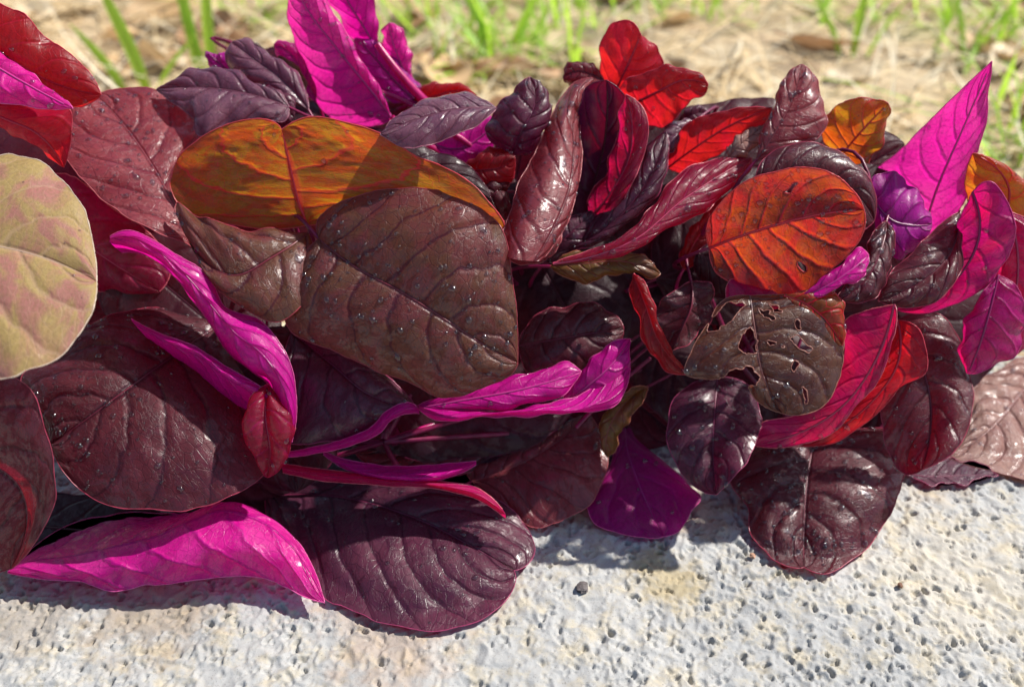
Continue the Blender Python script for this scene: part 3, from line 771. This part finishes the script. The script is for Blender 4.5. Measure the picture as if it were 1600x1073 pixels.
leaf(SD, 'ash', 37.2, [(776,170,.4),(722,170,0),(660,184,0),(594,210,.3)], [(745,196),(700,216),(642,231),(606,218)], [(756,155),(720,146),(678,154),(628,176),(606,196)], gy=-1.9, bulge=.2, nv=6, drops=18, crease=.5, wav=.06, pet=False)
leaf(SD, 'magenta', 43.5, [(680,225,.4),(720,232),(750,215),(776,188)], [(690,205),(730,190),(760,180)], [(700,250),(740,254),(768,240),(776,212)], face='u', gy=.3, nv=5)
leaf(SD, 'red', 46.0, [(640,165,.4),(680,150),(710,142),(745,150)], [(650,140),(690,132),(725,137)], [(660,175),(700,165),(735,160)], gy=1.0, nv=5)
leaf(SD, 'deepshade', 46.5, **ell(620,220,330,150,5), gy=-.4)
leaf(SD, 'deepshade', 46.0, **ell(420,230,330,170,5), gy=-.6)
leaf(SD, 'deepshade', 47.5, **ell(500,160,260,120,30), gy=0)
for (pts, r0) in [([(590,70,45),(630,122,45.2),(668,162,45.8)], .0022), ([(612,184,43.6),(650,215,44.5),(700,245,45.5)], .0020), ([(700,205,43.2),(735,228,43.6),(760,255,44)], .0018), ([(585,140,45.2),(630,158,45.6),(670,180,46)], .0014)]:
    P = spline([unproj(*p) for p in pts], np.linspace(0, 1, 14))
    V_, F_ = tube(P - SD.foot, np.linspace(r0 * .8, r0, 14), 8)
    mesh_obj('leaf_stalk', V_, F_, M_STEM, SD.o)

# --- SE: curled crimson leaves round a cup
leaf(SE, 'plum', 41.2, [(800,242,.6),(815,205,-.2),(835,165,-.1),(828,121,.3)], [(775,232,.7),(760,205,.6),(768,178,.5),(795,150,.4),(812,132,.3)], [(830,238,.8),(852,200,.9),(860,162,.9),(845,134,.6)], gy=.2, bulge=.3, nv=6, drops=40, quilt=2, wav=.12, crease=.2)
leaf(SE, 'rose', 40.0, rails=[[(780,392,1.0),(792,345,1.2),(812,292,1.2),(842,225,1.1),(868,168,.9),(898,128,.6),(926,122,.4)],
     [(800,404,-.1),(818,355,-.5),(842,295,-.7),(866,232,-.6),(882,180,-.4),(905,138,0),(928,123,.3)],
     [(835,408,0),(868,350,-.4),(890,292,-.5),(896,240,-.4),(896,195,-.1),(914,146,.3),(932,124,.4)],
     [(850,402,1.2),(884,348,1.0),(902,292,.9),(908,242,1.0),(907,196,1.0),(922,150,.9),(936,126,.6)]], mid=2, face='t', gy=-1.7, gx=.6, nv=7, bulge=0, wav=.02, drops=110, quilt=1.6, rib=False, pet=False, label='curled crimson leaf shining wet beside the dark cup')
leaf(SE, 'deepshade', 42.4, [(912,372,.6),(925,300,.6),(945,220,.4),(948,126,0)], [(892,350,.2),(896,290,0),(900,200,0),(915,138,0)], [(950,345,0),(972,285,-.1),(985,230,-.2),(980,165,-.2),(968,140,-.1)], face='u', gy=1.1, nv=6, drops=6, bulge=-.4, pet=False)  # inner wall of the cup, its shade painted as near-black leaf colour
leaf(SE, 'rose', 38.9, [(850,408,.6),(838,380,0),(828,352,0),(830,334,.4)], [(808,412,.4),(786,392,.3),(778,360,.3),(800,342,.3)], [(868,390,.4),(884,358,.3),(886,336,.4),(860,332,.4)], gy=-.2, bulge=.25, nv=4, drops=16, crease=.2, pet=False)
leaf(SE, 'deepshade', 43.6, **ell(948,270,200,110,-70), gy=.9, pet=False)  # added leaf behind the cup, keeps sunlight off the inner wall
leaf(SE, 'red', 43.5, [(962,142,.4),(976,112),(988,86),(1001,54)], [(942,138),(937,98),(945,50),(964,33),(985,33)], [(1000,122),(1038,106),(1026,76),(1010,62)], face='u', gy=1.5, nv=5, bulge=.15, drops=3, label='upright scarlet leaf with two pale spots')
leaf(SE, 'red', 41.6, [(985,165,.6),(1030,142,.1),(1070,125,0),(1106,132,.3)], [(970,138,.8),(1002,114,.6),(1050,104,.4),(1088,112,.3)], [(995,190,.8),(1030,200,.6),(1062,180,.4),(1084,152,.3),(1102,147,.3)], face='t', gy=1.2, gx=-.8, nv=6, bulge=.1, drops=20, crease=.3)
leaf(SE, 'crimson', 41.0, [(922,338,1.0),(955,300,.3),(985,240,.1),(978,148,.3)], [(918,318,1.4),(940,280,1.4),(960,230,1.2),(968,185,.8)], [(950,345,.2),(985,290,-.1),(1008,235,-.1),(1012,200,0),(1004,168,.1)], face='t', gy=.6, nv=6, drops=22, bulge=.15)
leaf(SE, 'plum', 41.2, [(862,398,1.2),(940,362,.4),(1000,300,0),(1040,206,.6)], [(890,362,1.4),(955,325,1.1),(998,268,.9),(1015,225,.8)], [(890,396,.6),(960,366,.3),(1025,302,.2),(1046,250,.3)], gy=-.2, nv=7, drops=60, bulge=.3, crease=.1)
leaf(SE, 'plum', 41.6, [(850,412,.8),(880,375,0),(905,352),(925,330,.3)], [(848,390),(865,358),(900,335)], [(880,402),(912,375),(930,345)], gy=-.3, nv=5, drops=10, bulge=.2)
leaf(SE, 'crimson', 39.7, [(864,412,.9),(985,378,.1),(1070,310,-.3),(1174,247,.2)], [(920,390,.6),(985,366,.3),(1012,330,.2),(1042,290,.1),(1095,257,.1),(1140,244,.1)], [(930,399,.8),(1000,389,.7),(1048,350,.7),(1110,325,.9),(1150,285,.9),(1173,262,.5)], face='t', gy=-1.8, nv=9, pet=False, drops=50, bulge=.25, crease=.2)
leaf(SE, 'olive', 39.9, [(860,416,.5),(910,412,0),(970,408,0),(1032,428,.4)], [(890,396),(945,390),(995,398),(1020,412)], [(880,432),(912,441),(952,432),(990,424),(1016,436)], face='t', gy=-.4, nv=7, drops=6, bulge=.25, wav=.12)
leaf(SE, 'red', 42.0, [(1044,262,.8),(1090,228,.2),(1140,196,.1),(1206,168,.3)], [(1046,235,.7),(1062,208,.5),(1092,184,.4),(1150,171,.3)], [(1060,270,1.0),(1090,262,1.0),(1140,232,.8),(1190,200,.5)], face='t', gy=1.4, gx=-.8, nv=7, drops=5, bulge=.1)
leaf(SE, 'dark', 43.6, [(945,130,.2),(920,115),(900,112),(880,122)], [(930,110),(908,100),(888,104)], [(935,132),(910,134),(886,132)], gy=.6, nv=5, quilt=2, wav=.15)
leaf(SE, 'red', 41.4, [(720,268,.6),(750,265),(780,262),(805,248)], [(735,248),(768,233),(795,235)], [(735,290),(770,296),(795,285)], face='t', gy=.8, nv=5, drops=5)
leaf(SE, 'dark', 41.6, [(790,300,.6),(775,300),(765,315),(770,345)], [(795,285),(770,282),(755,300)], [(800,330),(792,350),(780,352)], gy=.3, nv=4)
leaf(SE, 'ash', 43.0, [(1085,190,.4),(1062,205),(1045,215),(1032,235)], [(1060,190),(1040,202),(1030,220)], [(1070,215),(1055,232),(1042,240)], gy=-1, nv=4, drops=8)
leaf(SE, 'tan', 41.2, [(1138,248,.4),(1155,228),(1172,214),(1192,198)], [(1142,228),(1160,213),(1180,202)], [(1155,248),(1176,232),(1188,216)], gy=-.6, nv=4, drops=8, rib=False)
leaf(SE, 'plum', 44.5, [(1060,190,.4),(1080,180),(1095,176),(1110,180)], [(1068,178),(1085,172),(1100,172)], [(1070,195),(1090,192),(1104,188)], gy=0, nv=4)
leaf(SE, 'deepshade', 44.5, **ell(930,300,380,220,-60), gy=.2)
leaf(SE, 'deepshade', 44.5, **ell(1050,330,380,220,-30), gy=-.2)
leaf(SE, 'deepshade', 45.0, **ell(800,320,260,200,-80), gy=0)
leaf(SE, 'deepshade', 44.0, **ell(960,460,330,190,10), gy=-.8)
leaf(SE, 'deepshade', 46.0, **ell(1120,230,300,140,-15), gy=.2)

# --- SG: round translucent leaf, pointed magenta leaf and company
leaf(SG, 'deepshade', 41.5, **ell(1150,430,140,90,30), gy=.3, pet=False)  # added leaf, blocks sunlight behind the round leaf's lower left
leaf(SG, 'ember', 37.6, [(1108,388,1.0),(1190,358,.1),(1275,336,-.1),(1350,328,.3)], [(1105,352,.8),(1132,312,.5),(1165,284,.4),(1205,269,.3),(1262,262,.2),(1312,280,.2),(1341,308,.2)],
     [(1118,422,.7),(1150,447,.4),(1200,466,.3),(1250,464,.3),(1292,428,.3),(1330,394,.3),(1350,358,.3)], face='t', gy=.9, gx=-.8, nv=7, bulge=-.3, drops=160, wav=.05,
     holes=[[(1221,300),(1232,296),(1240,283),(1250,280),(1244,294),(1232,303)], [(1243,410),(1252,407),(1262,418),(1262,428),(1250,424)]], res=1.5, label='round red and orange leaf with two bites')
leaf(SG, 'magenta', 37.5, [(1225,470,.6),(1290,448,.0),(1330,422,-.1),(1357,398,.3)], [(1250,462,.3),(1290,434,.2),(1328,398,.2),(1345,388,.2)], [(1270,464,.3),(1312,446,.1),(1350,430,.1)], face='u', gy=-.6, nv=5, drops=8, pet=False)
leaf(SG, 'crimson', 39.0, [(1135,470,.5),(1190,470,.2),(1250,468,.1),(1300,440,.3)], [(1140,440),(1200,450),(1260,450)], [(1160,472),(1210,472),(1262,467)], face='u', gy=-.6, nv=5, pet=False)
leaf(SG, 'dark', 39.2, [(1180,300,.6),(1250,275,0),(1315,285,0),(1366,345,.5)], [(1185,262),(1212,235),(1262,222),(1312,235),(1350,268),(1369,308)], [(1220,330),(1290,340),(1340,362)], gy=-.3, nv=6, drops=40, bulge=.3, wav=.08)
leaf(SG, 'rose', 40.6, [(1182,250,.4),(1215,200,0),(1240,150,0),(1252,101,.2)], [(1188,218,.5),(1205,180,.5),(1220,138,.4),(1236,108,.3)], [(1215,245,.3),(1262,228,.2),(1287,200,.3),(1288,158,.3),(1272,118,.3)], gy=-.4, nv=6, bulge=.25, drops=45, crease=.7)
leaf(SG, 'orange', 42.4, [(1310,250,.4),(1335,218),(1362,188),(1388,162)], [(1288,222),(1287,185),(1320,160),(1365,154)], [(1345,266),(1370,240),(1384,205),(1390,178)], face='t', gy=1.3, gx=-.8, nv=6, bulge=.1, drops=10)
leaf(SG, 'pink', 40.8, [(1440,382,.6),(1462,300,0),(1505,200,0),(1550,96,.2)], [(1395,340,.9),(1362,274,.6),(1402,238,.4),(1452,190,.3),(1502,140,.2)], [(1475,378,.4),(1500,330,.3),(1520,270,.3),(1538,195,.3),(1547,135,.2)],
     face='u', gy=1.7, gx=-1.0, nv=9, bulge=.1, drops=8, quilt=1.4, crease=.6, label='tall pointed magenta leaf')
leaf(SG, 'violet', 39.8, [(1362,300,.5),(1395,345,0),(1425,352,0),(1456,350,.3)], [(1366,274),(1402,274),(1432,300),(1450,328)], [(1370,355),(1402,402),(1436,388),(1452,368)], face='u', gy=.2, nv=5, bulge=.2)
leaf(SG, 'dark', 38.5, [(1385,345,.8),(1375,395,.1),(1350,440,.0),(1308,470,.3)], [(1398,370),(1396,400),(1384,425),(1384,450),(1345,472)], [(1362,368),(1352,410),(1318,445)], gy=-.6, nv=6, drops=40, quilt=1.8, bulge=.2)
leaf(SG, 'dark', 38.9, [(1500,330,1.0),(1482,400,.2),(1440,440,.0),(1372,470,.3)], [(1505,380,.1),(1502,420,-.1),(1462,470,0),(1410,480,.2)], [(1470,350,.8),(1425,395,.4),(1392,425,.3),(1376,455,.3)], gy=-.5, nv=6, drops=24, bulge=.25, pet=False)
leaf(SG, 'wine', 39.4, [(1520,300,.6),(1530,370,.1),(1490,440,.0),(1400,484,.4)], [(1545,283,.3),(1575,318,.1),(1582,372,0),(1558,428,-.1),(1505,470,-.1),(1448,489,.1)], [(1500,340,.9),(1485,390,.8),(1440,430,.7)], face='u', gy=.9, gx=-.6, nv=7, drops=16, bulge=.2, pet=False)
leaf(SG, 'orange', 40.8, [(1540,400,.6),(1570,340),(1575,290),(1520,240,.2)], [(1520,360),(1510,300),(1512,262)], [(1590,420),(1640,380),(1622,310),(1590,272),(1556,250)], face='u', gy=1.0, gx=-.5, nv=6, drops=4, bulge=.2, pet=False)
leaf(SG, 'crimson', 40.2, [(1575,330,.6),(1590,400,.1),(1585,470,.0),(1560,560,.2)], [(1555,370),(1560,430),(1550,500)], [(1640,370),(1660,430),(1640,500),(1602,545)], face='u', gy=.9, gx=-.5, nv=6, bulge=.2, drops=4, pet=False)
leaf(SG, 'wine', 39.2, [(1560,430,.7),(1545,490,.1),(1530,540,.0),(1512,584,.2)], [(1530,465),(1505,510),(1500,560)], [(1590,450),(1600,510),(1590,548),(1548,575)], face='u', gy=.8, gx=-.4, nv=5, drops=4, bulge=.2, pet=False)
leaf(SG, 'red', 41.6, [(1068,420,.6),(1085,380),(1110,345),(1160,288)], [(1062,398),(1078,365),(1110,325)], [(1085,415),(1105,380),(1130,340)], face='t', gy=.5, nv=6)
leaf(SG, 'deepshade', 43.5, **ell(1180,380,330,240,-20), gy=-.2)
leaf(SG, 'deepshade', 42.6, **ell(1330,390,300,220,-60), gy=0)
leaf(SG, 'deepshade', 45.0, **ell(1480,480,330,220,-60), gy=-.4)
leaf(SG, 'deepshade', 43.6, **ell(1300,290,260,170,-30), gy=.1)

# --- SH: eaten leaf and dark wet leaves at the lower right
leaf(SH, 'umber', 37.2, [(1172,462,.8),(1180,520,.1),(1190,580,0),(1222,645,.3)], [(1130,470,1.0),(1100,512,.6),(1076,560,.4),(1070,584,.4),(1110,592,.3),(1160,596,.1),(1185,628,.2)],
     [(1230,458,.9),(1290,452,.7),(1319,500,.5),(1320,555,.3),(1302,608,.2),(1276,640,.2),(1245,648,.2)], face='t', gy=-.1, nv=6, drops=60, quilt=1.5, crease=.7, res=1.7, wav=.05, pet=False,
     holes=[[(1104,520),(1112,495),(1136,472),(1164,473),(1158,486),(1138,506),(1122,515)], [(1152,540),(1164,518),(1174,508),(1181,530),(1183,552),(1160,554)], [(1106,600),(1138,582),(1170,572),(1186,588),(1182,600),(1170,602),(1174,622),(1184,640),(1120,640),(1090,610)],
            [(1186,478),(1200,486),(1214,496),(1206,500),(1190,494)], [(1200,476),(1216,480),(1222,488),(1208,488)], [(1240,502),(1250,498),(1252,514),(1244,516)], [(1233,528),(1246,524),(1258,534),(1271,544),(1264,552),(1248,542)],
            [(1198,532),(1212,534),(1210,540),(1200,540)], [(1234,574),(1244,562),(1248,570),(1240,582)], [(1252,606),(1260,612),(1264,628),(1257,630)], [(1218,540),(1232,542),(1224,546)]], label='dark leaf eaten into holes by insects')
leaf(SH, 'orange', 37.5, [(1225,462,.4),(1260,475),(1290,500),(1316,540)], [(1255,458),(1298,452),(1318,486)], [(1240,480),(1262,512),(1290,545)], face='t', gy=.2, nv=5, pet=False, drops=6)
leaf(SH, 'crimson', 38.9, [(1398,476,.6),(1370,560,.1),(1310,640,0),(1178,696,.4)], [(1360,484,1.0),(1322,500,1.0),(1318,560,.8),(1290,612,.6),(1240,650,.5),(1190,662,.4)], [(1402,490,.3),(1392,540,.1),(1372,592,.1),(1334,640,.1),(1292,680,.1),(1240,697,.2)], face='u', gy=.9, gx=-.8, nv=7, bulge=.1, drops=14, wav=.05, pet=False)
leaf(SH, 'red', 39.8, [(1402,500,.6),(1405,560,.1),(1360,630,0),(1250,697,.4)], [(1385,540,.8),(1350,610,.6),(1300,665,.4)], [(1432,510,.2),(1448,552,.1),(1446,578,.1),(1402,612,.1),(1362,652,.1),(1312,688,.2)], face='u', gy=.9, gx=-.8, nv=7, bulge=.1, drops=10, wav=.08, pet=False)
leaf(SH, 'dark', 41.5, [(1400,500,1.0),(1440,570,.2),(1455,640,0),(1440,734,-1.0)], [(1460,489,.5),(1500,530,.3),(1516,590,.1),(1518,650,-.7),(1492,705,-1.3)], [(1395,560,.9),(1375,640,.6),(1385,690,.5),(1408,735,.3)], gy=-.1, nv=6, bulge=.3, drops=60, wav=.05)
leaf(SH, 'dark', 41.4, [(1275,680,1.0),(1262,740,.2),(1257,800,0),(1256,886,.1)], [(1200,690,.8),(1138,752,.5),(1168,792,.4),(1178,842,.2),(1208,874,.1),(1238,887,.1)], [(1350,668,.9),(1402,672,.6),(1412,720,.4),(1396,782,.2),(1370,832,.1),(1338,868,0),(1290,896,0)],
     gy=-1.5, bulge=.45, nv=6, drops=260, quilt=1.8, crease=.6, wav=.08, label='dark wet leaf drooping onto the concrete')
leaf(SH, 'plum', 40.8, [(1122,588,1.0),(1116,650,.1),(1114,710,0),(1120,772,-.6)], [(1078,600,.8),(1050,632,.5),(1042,682,.3),(1060,732,.2),(1092,765,.1)], [(1170,604,.7),(1188,650,.3),(1182,692,-.6),(1152,740,-1.2)], gy=-.5, bulge=.3, nv=6, drops=70, wav=.05)
leaf(SH, 'tan', 46.5, [(1640,560,1.0),(1590,620,.3),(1545,672,0),(1484,716,.2)], [(1600,556,.6),(1555,582,.4),(1522,592,.3),(1516,640,.2),(1505,685,.2)], [(1680,660,.4),(1660,740,.2),(1600,746,.1),(1545,736,.1)], gy=-2.4, nv=8, bulge=.2, drops=60, quilt=2.2, wav=.06, label='pale pinkish tan leaf flat on the concrete')
leaf(SH, 'plum', 44.5, [(1410,738,.6),(1450,744,.1),(1500,742,0),(1560,742,.2)], [(1440,728),(1490,716),(1540,728)], [(1440,752),(1480,757),(1530,748)], gy=-2.2, nv=5, drops=12, bulge=.25)
leaf(SH, 'red', 39.2, [(990,428,.8),(1010,480,.1),(1028,530,0),(1074,585,.3)], [(1006,440,.3),(1024,490,.1),(1044,545,.1),(1056,566,.2)], [(985,450,.8),(998,500,.6),(1018,555,.5),(1045,580,.4)], face='t', gy=.3, nv=6, pet=False)
leaf(SH, 'dark', 40.4, [(1080,440,.6),(1080,480,0),(1065,515,0),(1050,548,.2)], [(1055,452),(1028,478),(1020,505),(1034,535)], [(1112,445),(1116,480),(1090,525)], gy=-.2, nv=5, drops=14, bulge=-.2)
leaf(SH, 'deepshade', 44.5, **ell(1130,560,300,220,80), gy=-.6)
leaf(SH, 'deepshade', 45.5, **ell(1250,640,330,230,60), gy=-.8)
leaf(SH, 'deepshade', 45.5, **ell(1400,590,300,220,80), gy=-.6)
leaf(SH, 'deepshade', 43.5, **ell(1050,560,260,150,60), gy=-1.0)

# ------------------------------------------------------------------ lawn behind the kerb
def lawn_mat():
    m, t, out = new_mat('dry_lawn_soil')
    co = t.n('TexCoord').outputs['Object']
    a, _ = t.noise(co, 9, 5, 0.6); b_, _ = t.noise(co, 60, 5, 0.65)
    col = t.mix(t.ramp(a, .35, .65), (.44, .32, .19), (.54, .44, .28))
    col = t.mix(t.ramp(b_, .4, .7, 0, .7), col, (.16, .11, .07))
    p = t.n('BsdfPrincipled'); t.put(p.inputs['Base Color'], col); p.inputs['Roughness'].default_value = .9
    bu = t.n('Bump'); t.put(bu.inputs['Height'], b_); bu.inputs['Distance'].default_value = .006; t.put(p.inputs['Normal'], bu.outputs[0])
    t.put(out.inputs[0], p.outputs[0])
    return m
GZ = -0.03
xs = np.concatenate([[-300, -60, -12, -5], np.linspace(-2.6, 2.6, 130), [5, 12, 60, 300]])
ys = np.concatenate([[-100, -20, -3], np.linspace(0.40, 3.2, 90), [5, 12, 60, 300]])
X, Y = np.meshgrid(xs, ys)
Z = GZ + 0.010 * vnoise(X * 7, Y * 7, 41) * ((Y > .43) & (Y < 4)) + 0.004 * vnoise(X * 25, Y * 25, 42) * ((Y > .43) & (Y < 4))
Z = np.where(Y < 0.43, -0.05, Z)
ny, nx = X.shape
i = np.arange(ny - 1)[:, None] * nx; j = np.arange(nx - 1)[None, :]
F = np.stack([i + j, i + j + 1, i + nx + j + 1, i + nx + j], -1).reshape(-1, 4)
tag(mesh_obj('lawn_ground', np.stack([X, Y, Z], -1).reshape(-1, 3), F, lawn_mat()), 'dry soil of the patchy lawn behind the kerb', None, None, 'structure')

def blades(n, rg, xr, yr, hr, wr, lean, clump=None):
    """curved tapering strips, returned as one vertex and face array"""
    x = rg.uniform(*xr, n); y = yr[0] + (yr[1] - yr[0]) * rg.random(n) ** 1.4
    if clump is not None:
        k = rg.integers(0, len(clump), n)
        x = clump[k, 0] + rg.normal(0, 1, n) * clump[k, 2]; y = clump[k, 1] + rg.normal(0, 1, n) * clump[k, 2]
    y = np.maximum(y, KERB_BACK + .012)
    L = rg.uniform(*hr, n); w = rg.uniform(*wr, n); az = rg.uniform(0, 6.283, n)
    e0 = rg.uniform(*lean, n); cur = rg.uniform(-1.1, .3, n)
    seg = 5
    P = np.zeros((n, seg + 1, 3)); P[:, 0] = np.stack([x, y, np.full(n, GZ + .001)], -1)
    side = np.stack([-np.sin(az), np.cos(az), np.zeros(n)], -1)
    e = e0.copy(); a2 = az.copy()
    for q in range(seg):
        st = L / seg
        P[:, q + 1] = P[:, q] + np.stack([np.cos(a2) * np.cos(e), np.sin(a2) * np.cos(e), np.sin(e)], -1) * st[:, None]
        P[:, q + 1, 2] = np.maximum(P[:, q + 1, 2], GZ + .003)
        e = e + cur / seg
        a2 = a2 + rg.normal(0, .12, n)
    ww = w[:, None] * np.array([.7, 1, .95, .8, .5, .06])[None, :]
    A_ = P + side[:, None, :] * ww[..., None] / 2; B_ = P - side[:, None, :] * ww[..., None] / 2
    C_ = P.copy(); C_[..., 2] -= ww * .18
    V = np.stack([A_, C_, B_], 2).reshape(-1, 3)
    b0 = (np.arange(n) * (seg + 1) * 3)[:, None]; q = (np.arange(seg) * 3)[None, :]
    F1 = np.stack([b0 + q, b0 + q + 1, b0 + q + 4, b0 + q + 3], -1).reshape(-1, 4)
    F2 = np.stack([b0 + q + 1, b0 + q + 2, b0 + q + 5, b0 + q + 4], -1).reshape(-1, 4)
    return V, np.concatenate([F1, F2])

rg = np.random.default_rng(5)
M_STRAW = plain('dry_straw', (.68, .54, .32), .6, (.8, .6, .3), .3, .3, 18)
M_STRAW2 = plain('bleached_straw', (.80, .72, .54), .6, (.85, .75, .5), .3, .2, 18)
M_GREEN = plain('grass_green', (.26, .48, .05), .45, (.60, .90, .08), .45, .3, 14)
V, F = blades(11000, rg, (-1.5, 1.5), (.43, 2.6), (.05, .16), (.0018, .0045), (-.1, .5))
tag(mesh_obj('dry_grass', V, F, M_STRAW), 'matted tan straw covering the lawn', 'dry grass', None, 'stuff')
V, F = blades(8000, rg, (-1.5, 1.5), (.43, 2.6), (.05, .14), (.0015, .0035), (0, .7))
tag(mesh_obj('dry_grass', V, F, M_STRAW2), 'bleached pale straw strands over the lawn', 'dry grass', None, 'stuff')
cl = []
for (px, py, sg) in [(820,60,.04),(700,40,.05),(900,20,.04),(760,100,.03),(1080,15,.05),(1320,30,.03),(1490,60,.03),(1560,90,.04),(1590,30,.05),(1590,215,.03),(430,30,.03),(640,60,.03),(1200,-20,.06),(1590,270,.02),(300,10,.04), (860,110,.02),(1000,10,.06)]:
    p = ground_at(px, py, GZ); cl.append((p[0], p[1], sg))
V, F = blades(420, rg, (-1, 1), (.5, 2), (.04, .13), (.003, .006), (.3, 1.4), np.array(cl))
tag(mesh_obj('green_grass', V, F, M_GREEN), 'short green grass growing through the straw', 'grass', None, 'stuff')

def grass_tuft(px, py, specs, label):
    p = ground_at(px, py, GZ)
    t = tag(empty('grass_tuft', tuple(p)), label, 'grass', 'green grass tufts behind the leaves')
    for (dx, h, w, lx, ly) in specs:
        ts = np.linspace(0, 1, 10)
        P = np.stack([dx + lx * ts**1.5, ly * ts**1.5, h * ts], -1)
        ww = w * np.array([.55, .8, .95, 1, 1, .95, .85, .65, .4, .03])
        A_ = P + np.array([.5, .15, 0]) * ww[:, None]; B_ = P - np.array([.5, .15, 0]) * ww[:, None]; C_ = P + np.array([0, -.22, 0]) * ww[:, None]
        V = np.stack([A_, C_, B_], 1).reshape(-1, 3)
        q = np.arange(9) * 3
        F = np.concatenate([np.stack([q, q + 1, q + 4, q + 3], -1), np.stack([q + 1, q + 2, q + 5, q + 4], -1)])
        mesh_obj('blade', V, F, M_GREEN, t)
grass_tuft(232, 150, [(0, .12, .011, -.025, .0), (-.022, .07, .009, -.035, .0), (.01, .06, .006, .05, .01)], 'grass tuft with one tall broad blade beside the red leaf')
grass_tuft(322, 120, [(-.006, .13, .010, -.006, .01), (.008, .12, .010, .014, 0), (0, .10, .006, -.02, .01)], 'upright pair of bright green blades behind the plum leaves')
grass_tuft(1330, 100, [(0, .12, .009, -.004, 0), (-.012, .08, .007, -.05, .01), (.014, .07, .006, .03, 0)], 'lone green grass tuft in the straw between two olive and magenta leaf tips')
grass_tuft(1520, 95, [(0, .09, .008, .05, 0), (-.012, .08, .007, -.03, .01), (.02, .07, .006, .06, .02)], 'spreading green grass tuft above the pointed magenta leaf')
grass_tuft(800, 90, [(0, .10, .009, .05, 0), (-.02, .09, .008, -.05, .01), (.02, .06, .006, .02, 0), (-.03, .07, .006, -.01, .02)], 'leafy green grass tuft behind the curled crimson leaves')

# dead leaves on the lawn
def dead_mat(name, c): return plain(name, c, .6, tuple(min(1, x * 1.4) for x in c), .2, .3, 30)
DM = [dead_mat('dead_leaf_tan', (.56, .38, .20)), dead_mat('dead_leaf_brown', (.36, .20, .10)), dead_mat('dead_leaf_pale', (.66, .54, .36))]
DN = ['tan', 'brown', 'pale buff']
def dead_leaf(p, ln, wd, az, tilt, k, label):
    nu, nv_ = 14, 8
    u = np.linspace(0, 1, nu + 1); v = np.linspace(-1, 1, nv_ + 1)
    U, Vv = np.meshgrid(u, v, indexing='ij')
    w = np.sin(math.pi * U ** .8) ** .8 * wd / 2
    cu = rg.uniform(.2, .6)
    Xl = (U - .5) * ln; Yl = Vv * w; Zl = .12 * ln * (U - .5) ** 2 * 4 * rg.uniform(-.3, 1) + cu * (Vv ** 2) * w + .05 * wd * np.sin(9 * U + 3 * Vv)
    ca, sa = math.cos(az), math.sin(az); ct, st = math.cos(tilt), math.sin(tilt)
    Y2 = Yl * ct - Zl * st; Z2 = Yl * st + Zl * ct
    V = np.stack([Xl * ca - Y2 * sa, Xl * sa + Y2 * ca, Z2], -1).reshape(-1, 3)
    V[:, 2] -= V[:, 2].min()
    n1 = nv_ + 1
    i = np.arange(nu)[:, None] * n1; j = np.arange(nv_)[None, :]
    F = np.stack([i + j, i + j + 1, i + n1 + j + 1, i + n1 + j], -1).reshape(-1, 4)
    tag(mesh_obj('dead_leaf', V, F, DM[k], None, (p[0], p[1], GZ + .010)), label, 'dead leaf', 'dead leaves scattered on the lawn')
named = [(265, 40, .10, .05, .5, .3, 0, 'large tan dead leaf beside the tall grass blades'), (255, 115, .07, .045, 2.6, .5, 0, 'curled tan dead leaf behind the wet pink leaf'),
         (110, 20, .09, .05, .1, .2, 2, 'pale dead leaf above the scarlet leaf'), (1270, 90, .09, .035, 2.7, .3, 1, 'long brown dead leaf in the straw')]
for (px, py, ln, wd, az, ti, k, lb) in named: dead_leaf(ground_at(px, py, GZ), ln, wd, az, ti, k, lb)
for q in range(70):
    px = rg.uniform(-60, 1660); py = rg.uniform(-60, 230)
    k = int(rg.integers(0, 3))
    ln = rg.uniform(.05, .11)
    where = [(140, 'the red upper leaves'), (420, 'the crumpled plum leaves'), (760, 'the hot pink leaves'), (1110, 'the scarlet upright leaf'), (1400, 'the olive leaf tip'), (9999, 'the tall pointed magenta leaf')]
    wh = [w for lim, w in where if px < lim][0]
    dead_leaf(ground_at(px, py, GZ), ln, rg.uniform(.025, .05), rg.uniform(0, 6.28), rg.uniform(-.4, .4), k, '%s %s dead leaf on the lawn straw behind %s' % ('long' if ln > .08 else 'short', DN[k], wh))

# grit on the concrete
def pebble(px, py, r, col, label, seed):
    rgp = np.random.default_rng(seed)
    p = ground_at(px, py, 0.0)
    nu, nv_ = 10, 7
    V = []
    for a in range(nv_):
        th = math.pi * a / (nv_ - 1)
        for b in range(nu):
            ph = 2 * math.pi * b / nu
            k = 1 + .16 * rgp.standard_normal() * (0 < a < nv_ - 1)
            V.append((r * k * math.sin(th) * math.cos(ph) * 1.0, r * k * math.sin(th) * math.sin(ph) * 1.15, r * .55 * math.cos(th)))
    F = [(a * nu + b, a * nu + (b + 1) % nu, (a + 1) * nu + (b + 1) % nu, (a + 1) * nu + b) for a in range(nv_ - 1) for b in range(nu)]
    tag(mesh_obj('pebble', V, F, plain('pebble_stone', col, .7, None, 0, .3, 900), None, (p[0], p[1], r * .45), None, False), label, 'pebble')
pebble(910, 920, .0026, (.10, .085, .085), 'dark grey angular pebble on the bare concrete', 3)
pebble(1176, 869, .0013, (.36, .20, .13), 'tiny reddish pebble beside the drooping dark leaf', 4)
pebble(1406, 915, .0012, (.14, .06, .03), 'tiny dark brown crumb in a concrete pit', 5)
